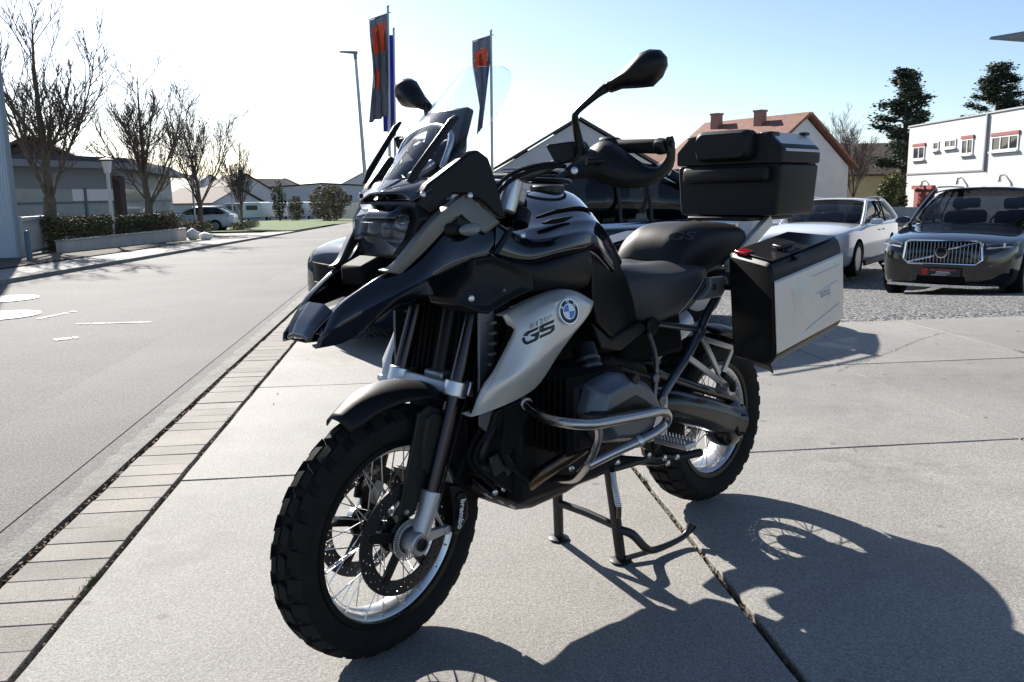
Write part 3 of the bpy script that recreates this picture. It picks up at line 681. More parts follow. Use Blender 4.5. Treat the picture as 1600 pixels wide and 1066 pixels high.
# ---------------- radiator shrouds and silver flank panels
pts = [(940, 500, .200), (1005, 430, .206), (1018, 345, .204), (1130, 328, .212), (1240, 372, .226), (1335, 425, .240), (1345, 505, .246), (1230, 560, .240), (1105, 636, .228), (1040, 630, .222), (930, 590, .212), (915, 550, .206)]
P = [zB(*p) for p in pts]; cpt = sum(P, V((0, 0, 0)))/len(P)+V((0, .012, 0))
for sd in (1, -1):
    b = MB(); Q = [p if sd > 0 else fl(p) for p in P]; c_ = cpt if sd > 0 else fl(cpt); n = len(Q)
    inn = [c_+(p-c_)*.72-V((0, .006*sd, 0)) for p in Q]; rim = [c_+(p-c_)*.93+V((0, .009*sd, 0)) for p in Q]; bk = [p-V((0, .09*sd, 0)) for p in Q]
    b.loft([bk, Q, rim, inn]); sh = b.build('radiator_shroud', 'black_plastic', mc, bevel=.003, seg=2)
    p = zB(1020, 555, .236); bolt(p if sd > 0 else fl(p), (.2, sd, 0), .008, 'alu', sh); p = zB(1190, 512, .246); bolt(p if sd > 0 else fl(p), (.2, sd, 0), .005, 'silver_dark', sh)
zD = lambda X, Y, y: zb('D', X, Y, y)
top = [(228, 303, .206), (245, 296, .214), (330, 252, .230), (430, 208, .244), (492, 190, .252), (545, 205, .260), (604, 244, .272)]
ridge = [(262, 372, .218), (290, 352, .248), (350, 305, .268), (440, 250, .284), (500, 222, .292), (548, 235, .296), (600, 262, .294)]
mid = [(206, 490, .206), (236, 482, .238), (330, 440, .278), (420, 400, .292), (500, 350, .298), (550, 310, .299), (592, 285, .296)]
lowm = [(136, 613, .196), (166, 606, .224), (240, 590, .266), (310, 545, .282), (400, 470, .290), (480, 400, .290), (560, 330, .290)]
bot = [(92, 723, .186), (107, 722, .203), (200, 690, .222), (318, 638, .236), (385, 590, .242), (445, 478, .254), (540, 352, .266)]
rows = []
for i in range(7): rows.append([zD(*top[i])-V((0, .03, 0)), zD(*top[i]), zD(*ridge[i]), zD(*mid[i]), zD(*lowm[i]), zD(*bot[i]), zD(*bot[i])-V((0, .035, -.004))])
sv = []
for sd in (1, -1):
    b = MB(); b.grid([[p if sd > 0 else fl(p) for p in r] for r in rows]); o = b.build('flank_panel', 'silver_paint', mc, solid=.004, sub=2, off=0, smooth=60); sv.append(o)
    crease(o, 7, (1, 2, 4, 5), (0, 1, 6), .95)
    b = MB(); b.grid([[(p if sd > 0 else fl(p))-V((0, .007*sd, 0)) for p in r[1:6]] for r in rows]); b.build('panel_liner', 'matt_black', o, solid=.003, sub=2, off=0)
    if sd > 0:
        from mathutils.bvhtree import BVHTree
        dg = bpy.context.evaluated_depsgraph_get(); dg.update(); ev = o.evaluated_get(dg); em = ev.to_mesh(); bvh = BVHTree.FromPolygons([v.co.copy() for v in em.vertices], [tuple(p.vertices) for p in em.polygons]); ev.to_mesh_clear()
        def hit(k, X, Y):
            a_, b_, s_ = ZR[k]; d_ = (to_bike(V((0, 0, CAM_H))+ray(a_+s_*X, b_+s_*Y))-_O).normalized(); h_ = bvh.ray_cast(_O, d_)
            if h_[0] is None: return zb(k, X, Y, .285), V((0, 1, 0))
            n_ = h_[1] if h_[1].dot(d_) < 0 else -h_[1]; return h_[0], n_
        # round emblem
        cpos, cn = hit('D', 497, 285); cpos = cpos+cn*.003; nx = V((.10, 1, .22)).normalized(); M = frame_from(cpos, (-1, .10, 0), (0, -.2, 1))
        if (M.to_3x3() @ V((0, 1, 0))).z < 0: M = frame_from(cpos, (-1, .1, 0), (0, .2, -1))
        if (M.to_3x3() @ V((0, 0, 1))).y < 0: M = frame_from(cpos, (1, -.1, 0), (0, -.2, 1))
        if (M.to_3x3() @ V((0, 1, 0))).z < 0: M = M @ Matrix.Rotation(math.pi, 4, 'Z')
        R_ = .0335
        def disc(nm, r0, r1, z0, z1, m, a0=0, a1=360, seg=48):
            q = MB(); k = [a0+(a1-a0)*i/seg for i in range(seg+1)]
            ro = [V((r1*math.cos(rad(a)), r1*math.sin(rad(a)), z1)) for a in k]; ri = [V((r0*math.cos(rad(a)), r0*math.sin(rad(a)), z1)) for a in k]
            rl = [V((r1*math.cos(rad(a)), r1*math.sin(rad(a)), z0)) for a in k]
            q.grid([rl, ro, ri]); q.xf(M); return q.build(nm, m, o, smooth=30)
        disc('emblem_ring', R_*.93, R_, -.004, .004, 'chrome'); disc('emblem_band', R_*.60, R_*.94, -.004, .0036, 'decal_black'); disc('emblem_inner_ring', R_*.57, R_*.62, 0, .0045, 'chrome')
        for k in range(4): disc('emblem_quarter', .0001, R_*.58, 0, .004, 'blue_enamel' if k % 2 else 'white_enamel', 90*k, 90*k+90, 14)
        for ch, an in (('B', 152), ('M', 94), ('W', 38)):
            lettering('emblem_letter', ch, .0125, M @ Matrix.Rotation(rad(an-90), 4, 'Z') @ Matrix.Translation((0, R_*.78, .0042)), 'white_enamel', o, extrude=.0004, bold=.0002)
        # lettering
        pg = zD(375, 375, .284); X_ = (zD(430, 350, .297)-zD(325, 400, .285)); Mx = frame_from(pg+V((0, .003, 0)), X_, (0, 0, 1))
        if (Mx.to_3x3() @ V((0, 0, 1))).y < 0: Mx = frame_from(pg+V((0, .003, 0)), -X_, (0, 0, 1))
        ZR['H'] = (780, 440, .13393)
        def gpt(X, Y): h_, n_ = hit('H', X, Y); return h_+n_*.0016
        for nm, poly in (('letter_g', [(283, 635), (306, 602), (335, 583), (458, 528), (446, 564), (352, 606), (328, 638)]), ('letter_g', [(358, 630), (470, 578), (455, 665), (430, 692), (325, 739), (295, 729), (276, 700), (271, 662), (298, 650), (306, 688), (332, 703), (418, 664), (424, 640), (398, 645)]),
                         ('letter_s', [(466, 556), (472, 528), (495, 506), (640, 444), (630, 480), (525, 524), (512, 545)]), ('letter_s', [(470, 562), (505, 549), (600, 520), (640, 503), (646, 528), (612, 545), (500, 592), (474, 590)]), ('letter_s', [(473, 632), (598, 577), (612, 549), (646, 534), (636, 572), (600, 606), (474, 664)])):
            b = MB(); b.prism([gpt(*q) for q in poly], (0, -.0025, 0)); b.build(nm, 'decal_black', o, smooth=0)
        pg, pn = hit('D', 385, 328); lettering('model_number', 'R1200', .022, frame_from(pg+pn*.002, Mx.to_3x3() @ V((1, 0, 0)), (0, 0, 1)) @ Matrix.Diagonal((1.15, .8, 1, 1)), 'decal_grey', o, extrude=.0015, spacing=1.15, shear=.2)
# radiators and dark guts behind the fork
b = MB(); b.box((-.26, 0, .80), (.05, .36, .28), Matrix.Rotation(rad(-12), 3, 'Y')); rdt = b.build('radiator', 'matt_black', mc, bevel=.004)
for k in range(16):
    b = MB(); b.box((-.228-.004+.0, -.165+.022*k, .80), (.004, .003, .25), Matrix.Rotation(rad(-12), 3, 'Y')); b.build('radiator_fin', 'matt_black', rdt)
for sd in (1, -1):
    for k in range(5):
        p = zb('5', 715, 180+66*k, .175); p.y *= sd; b = MB(); b.box(p, (.02, .034, .007)); b.build('radiator_louvre', 'grey_trim', rdt)
    b = MB(); b.prism([V((x, .175*sd, z)) for x, z in ((-.20, .97), (-.19, .60), (-.215, .58), (-.25, .66), (-.25, .97))], (0, .008*sd, 0)); b.build('radiator_side', 'frame_steel', rdt, bevel=.002)
# ---------------- tank
zz2 = lambda X, Y, y: zb('2', X, Y, y)
ctr = [V((x, 0, z)) for x, z in ((-.38, 1.125), (-.47, 1.178), (-.55, 1.205), (-.63, 1.218), (-.71, 1.218), (-.785, 1.192), (-.845, 1.095), (-.90, .955))]
k1 = [(620, 520, .130), (790, 505, .135), (900, 465, .140), (1000, 440, .145), (1130, 425, .145), (1225, 455, .140), (1330, 600, .125), (1440, 800, .110)]
k2 = [(560, 580, .170), (780, 590, .185), (900, 560, .190), (1040, 535, .195), (1180, 520, .195), (1290, 525, .185), (1380, 680, .155), (1460, 850, .135)]
k3 = [(480, 540, .200), (690, 670, .215), (800, 690, .225), (940, 655, .235), (1100, 620, .238), (1265, 600, .225), (1350, 740, .185), (1450, 900, .150)]
k4 = [(470, 690, .212), (600, 740, .225), (740, 800, .238), (920, 745, .248), (1080, 710, .250), (1270, 690, .230), (1360, 830, .185), (1470, 960, .150)]
k5 = [(465, 790, .210), (590, 830, .222), (740, 855, .235), (920, 805, .245), (1080, 770, .247), (1230, 740, .232), (1340, 900, .185), (1500, 1040, .145)]
rows = []
for i in range(8):
    c_, a1, a2, a3, a4, a5 = ctr[i], zz2(*k1[i]), zz2(*k2[i]), zz2(*k3[i]), zz2(*k4[i]), zz2(*k5[i])
    h = [c_.lerp(a1, .55)+V((0, 0, .006)), a1, a1.lerp(a2, .5)+V((0, .004, -.004)), a2, a2.lerp(a3, .5)-V((0, .004, 0)), a3, a4, a5, a5-V((0, .05, .02))]
    rows.append([fl(p) for p in h[::-1]]+[c_]+h)
b = MB(); b.grid(rows); tk = b.build('fuel_tank', 'black_gloss', mc, sub=2, smooth=70); crease(tk, 19, (1, 3, 5, 7, 11, 13, 15, 17), (), .92)
# dark gaps between the tank covers, and the vent let into the side
for kk, dr_ in ((k1, .0045), (k5, .004)):
    for sd in (1, -1):
        pts = [zz2(*q) for q in kk[1:6]]; b = MB(); b.tube([(p if sd > 0 else fl(p))+V((0, .001*sd, .001)) for p in pts], dr_, 6, smooth=5); b.build('panel_gap', 'matt_black', tk)
for sd in (1, -1):
    P = [zz2(X, Y, .196) for X, Y in ((830, 545), (900, 515), (1000, 497), (1080, 492), (1040, 515), (1000, 535), (930, 550), (860, 556))]; b = MB(); b.prism([(p if sd > 0 else fl(p))-V((0, .004*sd, 0)) for p in P], (0, .008*sd, 0)); b.build('tank_vent', 'matt_black', tk, bevel=.001)
sidepanel('strap_cover', '2', [(590, 575, .216), (625, 590, .220), (500, 790, .226), (455, 775, .222)], .012, 'black_satin', mc, bevel=.003)
r1 = [(520, 810, .215), (740, 880, .240), (920, 830, .248), (1100, 775, .248), (1200, 740, .240)]
r2 = [(600, 900, .225), (760, 930, .250), (920, 900, .256), (1110, 860, .254), (1230, 850, .240)]
r3 = [(700, 1010, .235), (790, 1020, .252), (930, 1010, .256), (1100, 1000, .250), (1220, 1000, .235)]
rows = [[zz2(*a)-V((0, .02, 0)), zz2(*a), zz2(*c), zz2(*d), zz2(*d)-V((0, .05, .03))] for a, c, d in zip(r1, r2, r3)]
skin('lower_tank_cover', rows, .004, 'black_plastic', mc, sub=2, smooth=70)
# knee panel, rear flank of the tank
sidepanel('knee_panel', 'D', [(600, 60, .200), (690, 20, .18), (745, 150, .150), (775, 240, .145), (790, 320, .150), (690, 410, .180), (620, 330, .205), (605, 240, .215)], .02, 'black_satin', mc, bevel=.008)
sidepanel('air_duct', 'D', [(600, 330, .20), (680, 400, .19), (800, 330, .17), (840, 350, .17), (720, 450, .18), (640, 440, .20)], .03, 'black_plastic', mc, bevel=.006)
for sd in (1, -1): p = zz2(684, 636, .224); p.y *= sd; bolt(p, (.1, sd, .3), .008, 'alu', mc)
# filler cap ring
pc = V((-.645, 0, 1.218)); b = MB(); q = []
for k in range(28):
    a = 2*math.pi*k/28; q.append(pc+V((.075*math.cos(a), .062*math.sin(a), .010+.004*math.cos(a))))
b.tube(q+[q[0]], .007, 8, cap=False); fc_ = b.build('filler_ring', 'black_satin', tk)
b = MB(); b.lathe([(0, .006), (.045, .005), (.052, 0), (.052, -.02)], c=pc+V((0, 0, -.006)), axis='z', seg=28); b.build('filler_cap', 'dark_steel', tk)
# ---------------- seats
zF = lambda X, Y, y: zb('F', X, Y, y)
def seat(name, secs, m, crs=()):
    b = MB(); rows = []
    for h in secs: rows.append([fl(p) for p in h[:0:-1]]+list(h))
    b.grid(rows); o = b.build(name, m, mc, sub=2, solid=.01, off=-1, smooth=70); n = len(rows[0]); crease(o, n, (2, 8), (0, len(rows)-1), .8); return o
rs_ = [  # x, top z, shoulder (y,z), side (y,z), bottom (y,z)
    (-.862, .955, (.080, .955), (.125, .925), (.135, .850), (.120, .800)), (-.905, .965, (.095, .967), (.155, .935), (.170, .840), (.150, .790)), (-.97, .955, (.110, .962), (.185, .930), (.200, .830), (.175, .780)),
    (-1.04, .945, (.115, .956), (.195, .925), (.205, .840), (.175, .790)), (-1.12, .955, (.115, .962), (.200, .930), (.208, .850), (.178, .800)), (-1.19, .965, (.110, .965), (.192, .938), (.200, .870), (.172, .825)), (-1.25, .965, (.10, .96), (.168, .935), (.176, .895), (.15, .860))]
st_ = seat('rider_seat', [[V((x, 0, z)), V((x, a[0]*.6, a[1]+.002)), V((x, a[0], a[1])), V((x, b_[0], b_[1])), V((x, c[0], c[1])), V((x, d[0], d[1]))] for x, z, a, b_, c, d in rs_], 'vinyl_grey')
from mathutils.bvhtree import BVHTree
def surf(o):
    dg = bpy.context.evaluated_depsgraph_get(); dg.update(); ev = o.evaluated_get(dg); em = ev.to_mesh(); t_ = BVHTree.FromPolygons([v.co.copy() for v in em.vertices], [tuple(p.vertices) for p in em.polygons]); ev.to_mesh_clear(); return t_
bs_ = surf(st_); q = []
for X, Y in ((440, 622), (425, 655), (400, 700), (370, 742), (345, 772), (320, 800), (300, 822)):
    d_ = (to_bike(V((0, 0, CAM_H))+ray(940+.37523*X, 190+.37523*Y))-_O).normalized(); h_ = bs_.ray_cast(_O, d_)
    if h_[0] is not None: q.append(h_[0])
if len(q) > 2:
    for sd in (1, -1): b = MB(); b.tube([p if sd > 0 else fl(p) for p in q], .0018, 6, smooth=5); b.build('seat_piping', 'decal_grey', st_)
ps_ = [(-1.125, .955, (.07, .955), (.13, .945), (.145, .93), (.13, .90)), (-1.15, 1.03, (.085, 1.025), (.135, .985), (.15, .935), (.13, .89)), (-1.20, 1.075, (.095, 1.07), (.145, 1.03), (.16, .95), (.14, .90)), (-1.28, 1.088, (.10, 1.085), (.155, 1.05), (.168, .97), (.15, .91)),
       (-1.40, 1.085, (.105, 1.083), (.155, 1.055), (.165, .99), (.15, .94)), (-1.52, 1.08, (.10, 1.078), (.145, 1.055), (.155, 1.0), (.14, .96)), (-1.56, 1.06, (.09, 1.058), (.13, 1.04), (.14, 1.0), (.13, .97))]
pil = seat('pillion_seat', [[V((x, 0, z)), V((x, a[0]*.6, a[1]+.001)), V((x, a[0], a[1])), V((x, b_[0], b_[1])), V((x, c[0], c[1])), V((x, d[0], d[1]))] for x, z, a, b_, c, d in ps_], 'vinyl_black')
from mathutils.bvhtree import BVHTree
dg = bpy.context.evaluated_depsgraph_get(); dg.update(); ev = pil.evaluated_get(dg); em = ev.to_mesh(); bvh2 = BVHTree.FromPolygons([v.co.copy() for v in em.vertices], [tuple(p.vertices) for p in em.polygons]); ev.to_mesh_clear()
def on_seat(X, Y):
    d_ = (to_bike(V((0, 0, CAM_H))+ray(940+.37523*X, 190+.37523*Y))-_O).normalized(); h_ = bvh2.ray_cast(_O, d_); return (h_[0], h_[1] if h_[1].dot(d_) < 0 else -h_[1]) if h_[0] is not None else (zF(X, Y, .12), V((.5, .5, .7)))
pg, pn = on_seat(327, 482); pa, pb = on_seat(285, 484)[0], on_seat(370, 480)[0]; xd = (pb-pa); xd = (xd-pn*xd.dot(pn)).normalized(); yd = pn.cross(xd)
Mx = Matrix(((xd.x, yd.x, pn.x, pg.x), (xd.y, yd.y, pn.y, pg.y), (xd.z, yd.z, pn.z, pg.z), (0, 0, 0, 1))) @ Matrix.Translation((0, 0, .002))
lettering('seat_lettering', 'GS', .05, Mx @ Matrix.Diagonal((1.5, .9, 1, 1)), 'vinyl_grey', pil, bold=.001, shear=.2, extrude=.003)
mat('side_plate_grey', (.26, .26, .255), .4, metal=.4)
sidepanel('seat_side_plate', 'F', [(456, 652, .196), (520, 644, .198), (530, 668, .200), (502, 730, .202), (402, 746, .206), (440, 712, .206), (458, 685, .202)], .025, 'side_plate_grey', mc, bevel=.005)
for sd in (1, -1):
    p = zF(468, 690, .206); p.y *= sd; b = MB(); b.lathe([(.006, 0), (.010, .002), (.012, 0)] if sd > 0 else [(.006, 0), (.010, -.002), (.012, 0)], c=p, seg=18, closed=True); b.build('seat_lock', 'dark_steel', mc)
# ---------------- frame
def pipe(name, pts, r, m, parent=mc, seg=12, smooth=5, both=True, st=False, cap=True):
    out = []
    for sd in ((1, -1) if both else (1,)):
        b = MB(); b.tube([p if sd > 0 else fl(p) for p in pts], r, seg, smooth=smooth, cap=cap); out.append(b.build(name, m, parent, steer=st))
    return out
z4 = lambda X, Y, y: zb('4', X, Y, y)
pipe('frame_tube', [z4(700, -60, .16), z4(600, 110, .163), z4(545, 235, .165), z4(470, 390, .168), z4(380, 530, .17), z4(295, 670, .172)], .0145, 'frame_steel')
pipe('frame_tube', [z4(275, 188, .16), z4(525, 222, .163)], .011, 'frame_steel', smooth=0)
pipe('frame_tube', [z4(215, 245, .17), z4(250, 350, .172), z4(266, 450, .174), z4(262, 560, .176), z4(250, 700, .178)], .0095, 'frame_steel')
pipe('frame_tube', [z4(30, 470, .17), z4(240, 535, .174)], .010, 'black_satin', smooth=0)
for X, Y, y, r in ((545, 238, .165, .021), (292, 680, .174, .02), (250, 535, .176, .017), (228, 205, .165, .03)):
    p = z4(X, Y, y)
    for sd in (1, -1): b = MB(); q = V((p.x, p.y*sd, p.z)); b.tube([q-V((0, .014, 0)), q+V((0, .014, 0))], r, 16); b.build('frame_lug', 'black_satin' if r > .025 else 'frame_steel', mc, bevel=.003)
# passenger footrest bracket, cast in silver
def beam(b, p, q, w, h):
    d = (q-p).normalized(); n = V((0, 1, 0)); n = (n-d*n.dot(d)).normalized(); k = d.cross(n)
    b.hexa([p-n*w-k*h, p+n*w-k*h, p+n*w+k*h, p-n*w+k*h], [q-n*w-k*h, q+n*w-k*h, q+n*w+k*h, q-n*w+k*h])
for sd in (1, -1):
    g = lambda X, Y, y=.19: (lambda p: V((p.x, p.y*sd, p.z)))(z4(X, Y, y))
    b = MB(); beam(b, g(565, 275), g(685, 545), .006, .010); beam(b, g(570, 285), g(760, 345), .006, .009); beam(b, g(757, 335), g(690, 510), .006, .010); beam(b, g(475, 405, .178), g(690, 568), .006, .011); beam(b, g(695, 500), g(690, 590), .007, .016)
    fb = b.build('footrest_bracket', 'alu_cast', mc, bevel=.003)
    b = MB(); q = g(712, 605); b.tube([q-V((0, .03*sd, 0)), q+V((0, .025*sd, 0))], .022, 18); b.build('footrest_pivot', 'alu_cast', fb, bevel=.004)
    b = MB(); b.tube([q+V((0, .03*sd, .0)), q+V((.02, .04*sd, .03)), q+V((.10, .05*sd, .075))], .011, 10); b.build('passenger_footrest', 'rubber', fb)
# ---------------- engine
b = MB(); b.loft([[V((x, y*.17, z+.0)) for y, z in ((-1, .33), (1, .33), (1, .60), (.8, .70), (-.8, .70), (-1, .60))] for x in (-.34, -.42, -.72, -.80)]); eng = b.build('engine', 'engine_dark', mc, bevel=.02)
b = MB(); b.loft([[V((x, y, z)) for y, z in ((-.15, a), (.15, a), (.15, c), (-.15, c))] for x, a, c in ((-.26, .42, .56), (-.36, .36, .66))]); b.build('engine_front_cover', 'engine_dark', eng, bevel=.015)
b = MB(); b.loft([[V((x, y, z)) for y, z in ((-.12, a), (.12, a), (.12, c), (-.12, c))] for x, a, c in ((-.78, .34, .70), (-.98, .36, .64), (-1.02, .40, .58))]); b.build('gearbox', 'engine_dark', eng, bevel=.015)
b = MB(); b.box((-.62, 0, .80), (.5, .22, .22), None, (.9, .7)); b.build('airbox', 'matt_black', eng, bevel=.02)
b = MB(); b.box((-1.05, 0, .72), (.34, .22, .16), None, (.9, .9)); b.build('battery_box', 'matt_black', eng, bevel=.02)
b = MB(); b.box((-1.40, 0, .87), (.40, .20, .08)); b.build('rear_tray', 'matt_black', eng, bevel=.02)
z3 = lambda X, Y, y: zb('3', X, Y, y)
for sd in (1, -1):
    # cylinder with fins
    b = MB(); b.box((-.51, .24*sd, .60), (.20, .16, .19)); cy = b.build('cylinder', 'engine_dark', eng, bevel=.015)
    for k in range(7):
        b = MB(); b.box((-.505, (.175+.022*k)*sd, .605), (.235, .006, .215)); b.build('cooling_fin', 'matt_black', cy, bevel=.002)
    # head cover: outline extruded inward, bevelled, with darker recessed lower half
    o1 = [(700, 385), (742, 205), (835, 150), (935, 104), (1010, 122), (1110, 178), (1160, 262), (1185, 330), (1150, 420), (1110, 540), (960, 575), (805, 588), (760, 520)]
    P = [z3(X, Y, .355) for X, Y in o1]; c0 = sum(P, V())/len(P)
    L0 = [p-V((0, .075, 0)) for p in P]; L2 = [c0+(p-c0)*.80+V((0, .035, 0)) for p in P]
    b = MB(); b.loft([[q if sd > 0 else fl(q) for q in l] for l in (L0, P, L2)]); hd = b.build('cylinder_head_cover', 'engine_cover', eng, bevel=.008, seg=3)
    o2 = [(850, 362), (905, 330), (1040, 252), (1110, 290), (1170, 335), (1120, 345), (960, 375), (870, 395), (720, 400)]
    P = [z3(X, Y, .391) for X, Y in o2]; b = MB(); b.prism([p if sd > 0 else fl(p) for p in P], (0, -.03*sd, 0)); b.build('head_cover_inset', 'black_satin', hd, bevel=.002)
    p = z3(1005, 140, .372); p.y *= sd; b = MB(); b.tube([p-V((0, .02*sd, 0)), p+V((0, .018*sd, 0))], .016, 14); b.build('oil_filler', 'black_satin', hd, bevel=.003)
    # throttle body with its clamps
    q0, q1 = z3(700, 20, .215), z3(740, 150, .245); q0.y *= sd; q1.y *= sd
    b = MB(); b.tube([q0+(q0-q1)*.8, q0, q1], .036, 18); tbo = b.build('throttle_body', 'black_satin', eng)
    for f in (0, .42, .75):
        b = MB(); d = (q1-q0).normalized(); c = q0.lerp(q1, f); b.tube([c-d*.005, c+d*.005], .0385, 18); b.build('hose_clamp', 'silver_dark', tbo)
    # crash bars
    bar = [z3(275, 310, .19), z3(340, 372, .25), z3(425, 420, .32), z3(580, 452, .40), z3(740, 460, .425), z3(900, 432, .43), z3(1100, 392, .43), z3(1210, 368, .425), z3(1255, 395, .415), z3(1240, 455, .405), z3(1170, 515, .40), z3(1050, 578, .395), z3(880, 655, .38), z3(705, 742, .355)]
    b = MB(); b.tube([p if sd > 0 else fl(p) for p in bar], .0135, 16, smooth=6); cb = b.build('crash_bar', 'steel_bar', mc)
    bar = [z3(772, 470, .42), z3(775, 540, .40), z3(750, 630, .375), z3(705, 720, .35), z3(660, 790, .31), z3(595, 838, .25), z3(460, 828, .16)]
    b = MB(); b.tube([p if sd > 0 else fl(p) for p in bar], .0125, 16, smooth=6); b.build('crash_bar_strut', 'steel_bar', cb)
    for i, (X, Y, y) in enumerate(((275, 310, .19), (1052, 576, .394))):
        p = z3(X, Y, y); p.y *= sd; b = MB(); d = (z3(340, 372, .25)-z3(275, 310, .19)).normalized() if i == 0 else (z3(880, 655, .38)-z3(1050, 578, .395)).normalized(); d.y *= sd; b.tube([p-d*.008, p+d*.008], .0175, 16); b.build('bar_collar', 'alu', cb, bevel=.002)
    # exhaust header
    hp = [z3(720, 560, .27), z3(660, 620, .27), z3(540, 700, .24), z3(380, 805, .19), z3(270, 900, .14), z3(225, 950, .09), V((-.40, .03, .31))]
    b = MB(); b.tube([p if sd > 0 else fl(p) for p in hp], .021, 16, smooth=6); b.build('exhaust_header', 'header_pipe', mc)
# sump guard
b = MB(); sk = [(-.255, .395, .10), (-.30, .345, .12), (-.40, .292, .125), (-.47, .278, .12), (-.62, .285, .12), (-.80, .31, .11)]
b.grid([[V((x+.02*(abs(t) > .9), t*w, z+(.035 if abs(t) > .9 else 0))) for t in (-1, -.75, -.3, .3, .75, 1)] for x, z, w in sk]); sg = b.build('sump_guard', 'dark_steel', mc, solid=.004, off=0, smooth=30)
for sd in (1, -1):
    for f in range(3):
        b = MB(); b.box((-.285-.045*f, .09*sd, .368-.028*f), (.03, .04, .006), Matrix.Rotation(rad(-38), 3, 'Y')); b.build('guard_slot', 'alu', sg)
b = MB(); b.box((-.62, 0, .325), (.40, .18, .09)); b.build('exhaust_collector', 'header_pipe', mc, bevel=.03, seg=3)
# dark ducts ahead of the engine
sidepanel('engine_spoiler', 'D', [(200, 700, .17), (330, 640, .19), (340, 720, .19), (290, 850, .17), (180, 960, .14), (130, 900, .14), (170, 800, .16)], .02, 'black_plastic', mc, bevel=.006)
b = MB(); b.box((-.20, 0, .58), (.06, .20, .16), Matrix.Rotation(rad(-10), 3, 'Y')); b.build('oil_cooler', 'matt_black', eng, bevel=.01)
pipe('telelever_arm', [V((xc-.07, .03, zc-.01)), V((-.30, .10, .62)), V((-.42, .13, .60))], .022, 'engine_dark')
b = MB(); b.tube([V((-.22, 0, .72)), V((-.30, 0, 1.02))], .03, 14); b.build('front_shock', 'black_satin', mc)
# ---------------- rear: swing arm with shaft drive, hub, shock, guard
sw = [V((-.98, .085, .50)), V((-1.12, .105, .470)), V((-1.30, .115, .415)), V((-1.45, .115, .36)), V((-1.53, .115, .332))]
b = MB(); b.tube(sw, [.05, .062, .060, .062, .07], 18, smooth=5); swo = b.build('swing_arm', 'black_paint', mc)
b = MB(); b.lathe([(0, .172), (.028, .172), (.034, .168), (.040, .160), (.060, .156), (.085, .14), (.092, .12), (.092, .07), (.07, .05), (0, .05)], c=RC, seg=36); hb = b.build('final_drive', 'black_paint', swo, smooth=30)
b = MB(); b.lathe([(.030, .176), (.040, .176), (.044, .168), (.03, .168)], c=RC, seg=30, closed=True); b.build('hub_ring', 'rubber', swo)
for k in range(6):
    a = k*math.pi/3; b = MB(); b.tube([RC+V((.072*math.cos(a), .145, .072*math.sin(a))), RC+V((.072*math.cos(a), .153, .072*math.sin(a)))], .007, 10); b.build('drive_bolt', 'dark_steel', swo)
pipe('torque_arm', [V((-1.02, .11, .60)), V((-1.30, .12, .50)), V((-1.50, .125, .43)), V((-1.535, .12, .40))], .017, 'black_paint', both=False)
pipe('brake_hose', [z4(770, 960, .13), z4(735, 930, .14), z4(800, 915, .15), z4(835, 880, .15)], .004, 'silver_dark', both=False)
b = MB(); b.tube([V((-1.08, 0, .78)), V((-1.18, 0, .52))], .035, 14); rsx = b.build('rear_shock', 'black_satin', mc)
cp = []
for k in range(90): a = k*.55; f = k/89; c = V((-1.08, 0, .78)).lerp(V((-1.18, 0, .52)), f); cp.append(c+V((.045*math.cos(a), .045*math.sin(a), .0)))
b = MB(); b.tube(cp, .006, 6); b.build('shock_spring', 'silver_dark', rsx)
rows = []
for i in range(9):
    a = rad(40+ (150-40)*i/8)+rad(0); r = .365
    rows.append([RC+V((-r*math.cos(math.pi-a)*1.0, y, r*math.sin(a)-abs(y)*.25)) for y in (-.09, -.075, -.04, 0, .04, .075, .09)])
rows = [[RC+V((-(.365+.02*k)*math.cos(rad(a)), y, (.365+.02*k)*math.sin(rad(a))-(abs(y)/.09)**3*.02)) for y in (-.092, -.08, -.04, 0, .04, .08, .092)] for k, a in ((0, 100), (0, 85), (0, 70), (.3, 55), (.8, 40), (1.2, 30), (1.5, 22))]
b = MB(); b.grid(rows); b.build('rear_hugger', 'black_plastic', mc, sub=1, solid=.006, off=0)
b = MB(); b.box((-1.80, 0, .90), (.30, .14, .05), Matrix.Rotation(rad(18), 3, 'Y')); b.build('tail_unit', 'black_plastic', mc, bevel=.015)
b = MB(); b.box((-1.945, 0, .90), (.03, .12, .05)); b.build('tail_light', 'red_lens', mc, bevel=.008)
# exhaust silencer on the far side
b = MB(); b.tube([V((-1.05, -.17, .40)), V((-1.20, -.21, .43)), V((-1.32, -.235, .50))], [.03, .035, .05], 16, smooth=4); b.tube([V((-1.32, -.235, .50)), V((-1.40, -.24, .53)), V((-1.72, -.26, .66))], [.055, .07, .068], 20); b.build('silencer', 'alu_cast', mc)
# left footrest, gear lever, side stand
b = MB(); b.box((-.915, .285, .418), (.055, .12, .018)); fp = b.build('rider_footrest', 'alu_cast', mc, bevel=.003)
for k in range(9):
    for j in (-1, 1):
        b = MB(); b.box((-.915+j*.023, .235+.0125*k, .432), (.006, .006, .014), None, (.4, .4)); b.build('footrest_tooth', 'alu', fp)
b = MB(); b.box((-.915, -.285, .418), (.055, .12, .018)); b.build('rider_footrest', 'alu_cast', mc, bevel=.003)
pipe('footrest_hanger', [V((-.90, .16, .50)), V((-.92, .20, .43)), V((-.915, .24, .415))], .012, 'black_satin')
pipe('gear_lever', [z3(1150, 690, .22), z3(980, 740, .24), z3(870, 770, .25)], .010, 'black_satin', both=False)
pipe('gear_linkage', [z3(1200, 600, .2), z3(1150, 700, .21), z3(1310, 680, .21)], .006, 'dark_steel', both=False, smooth=0)
for X, Y in ((910, 725), (1128, 672), (1238, 690), (1260, 728), (1325, 685)): bolt(z3(X, Y, .245), (0, 1, 0), .009, 'alu', mc)
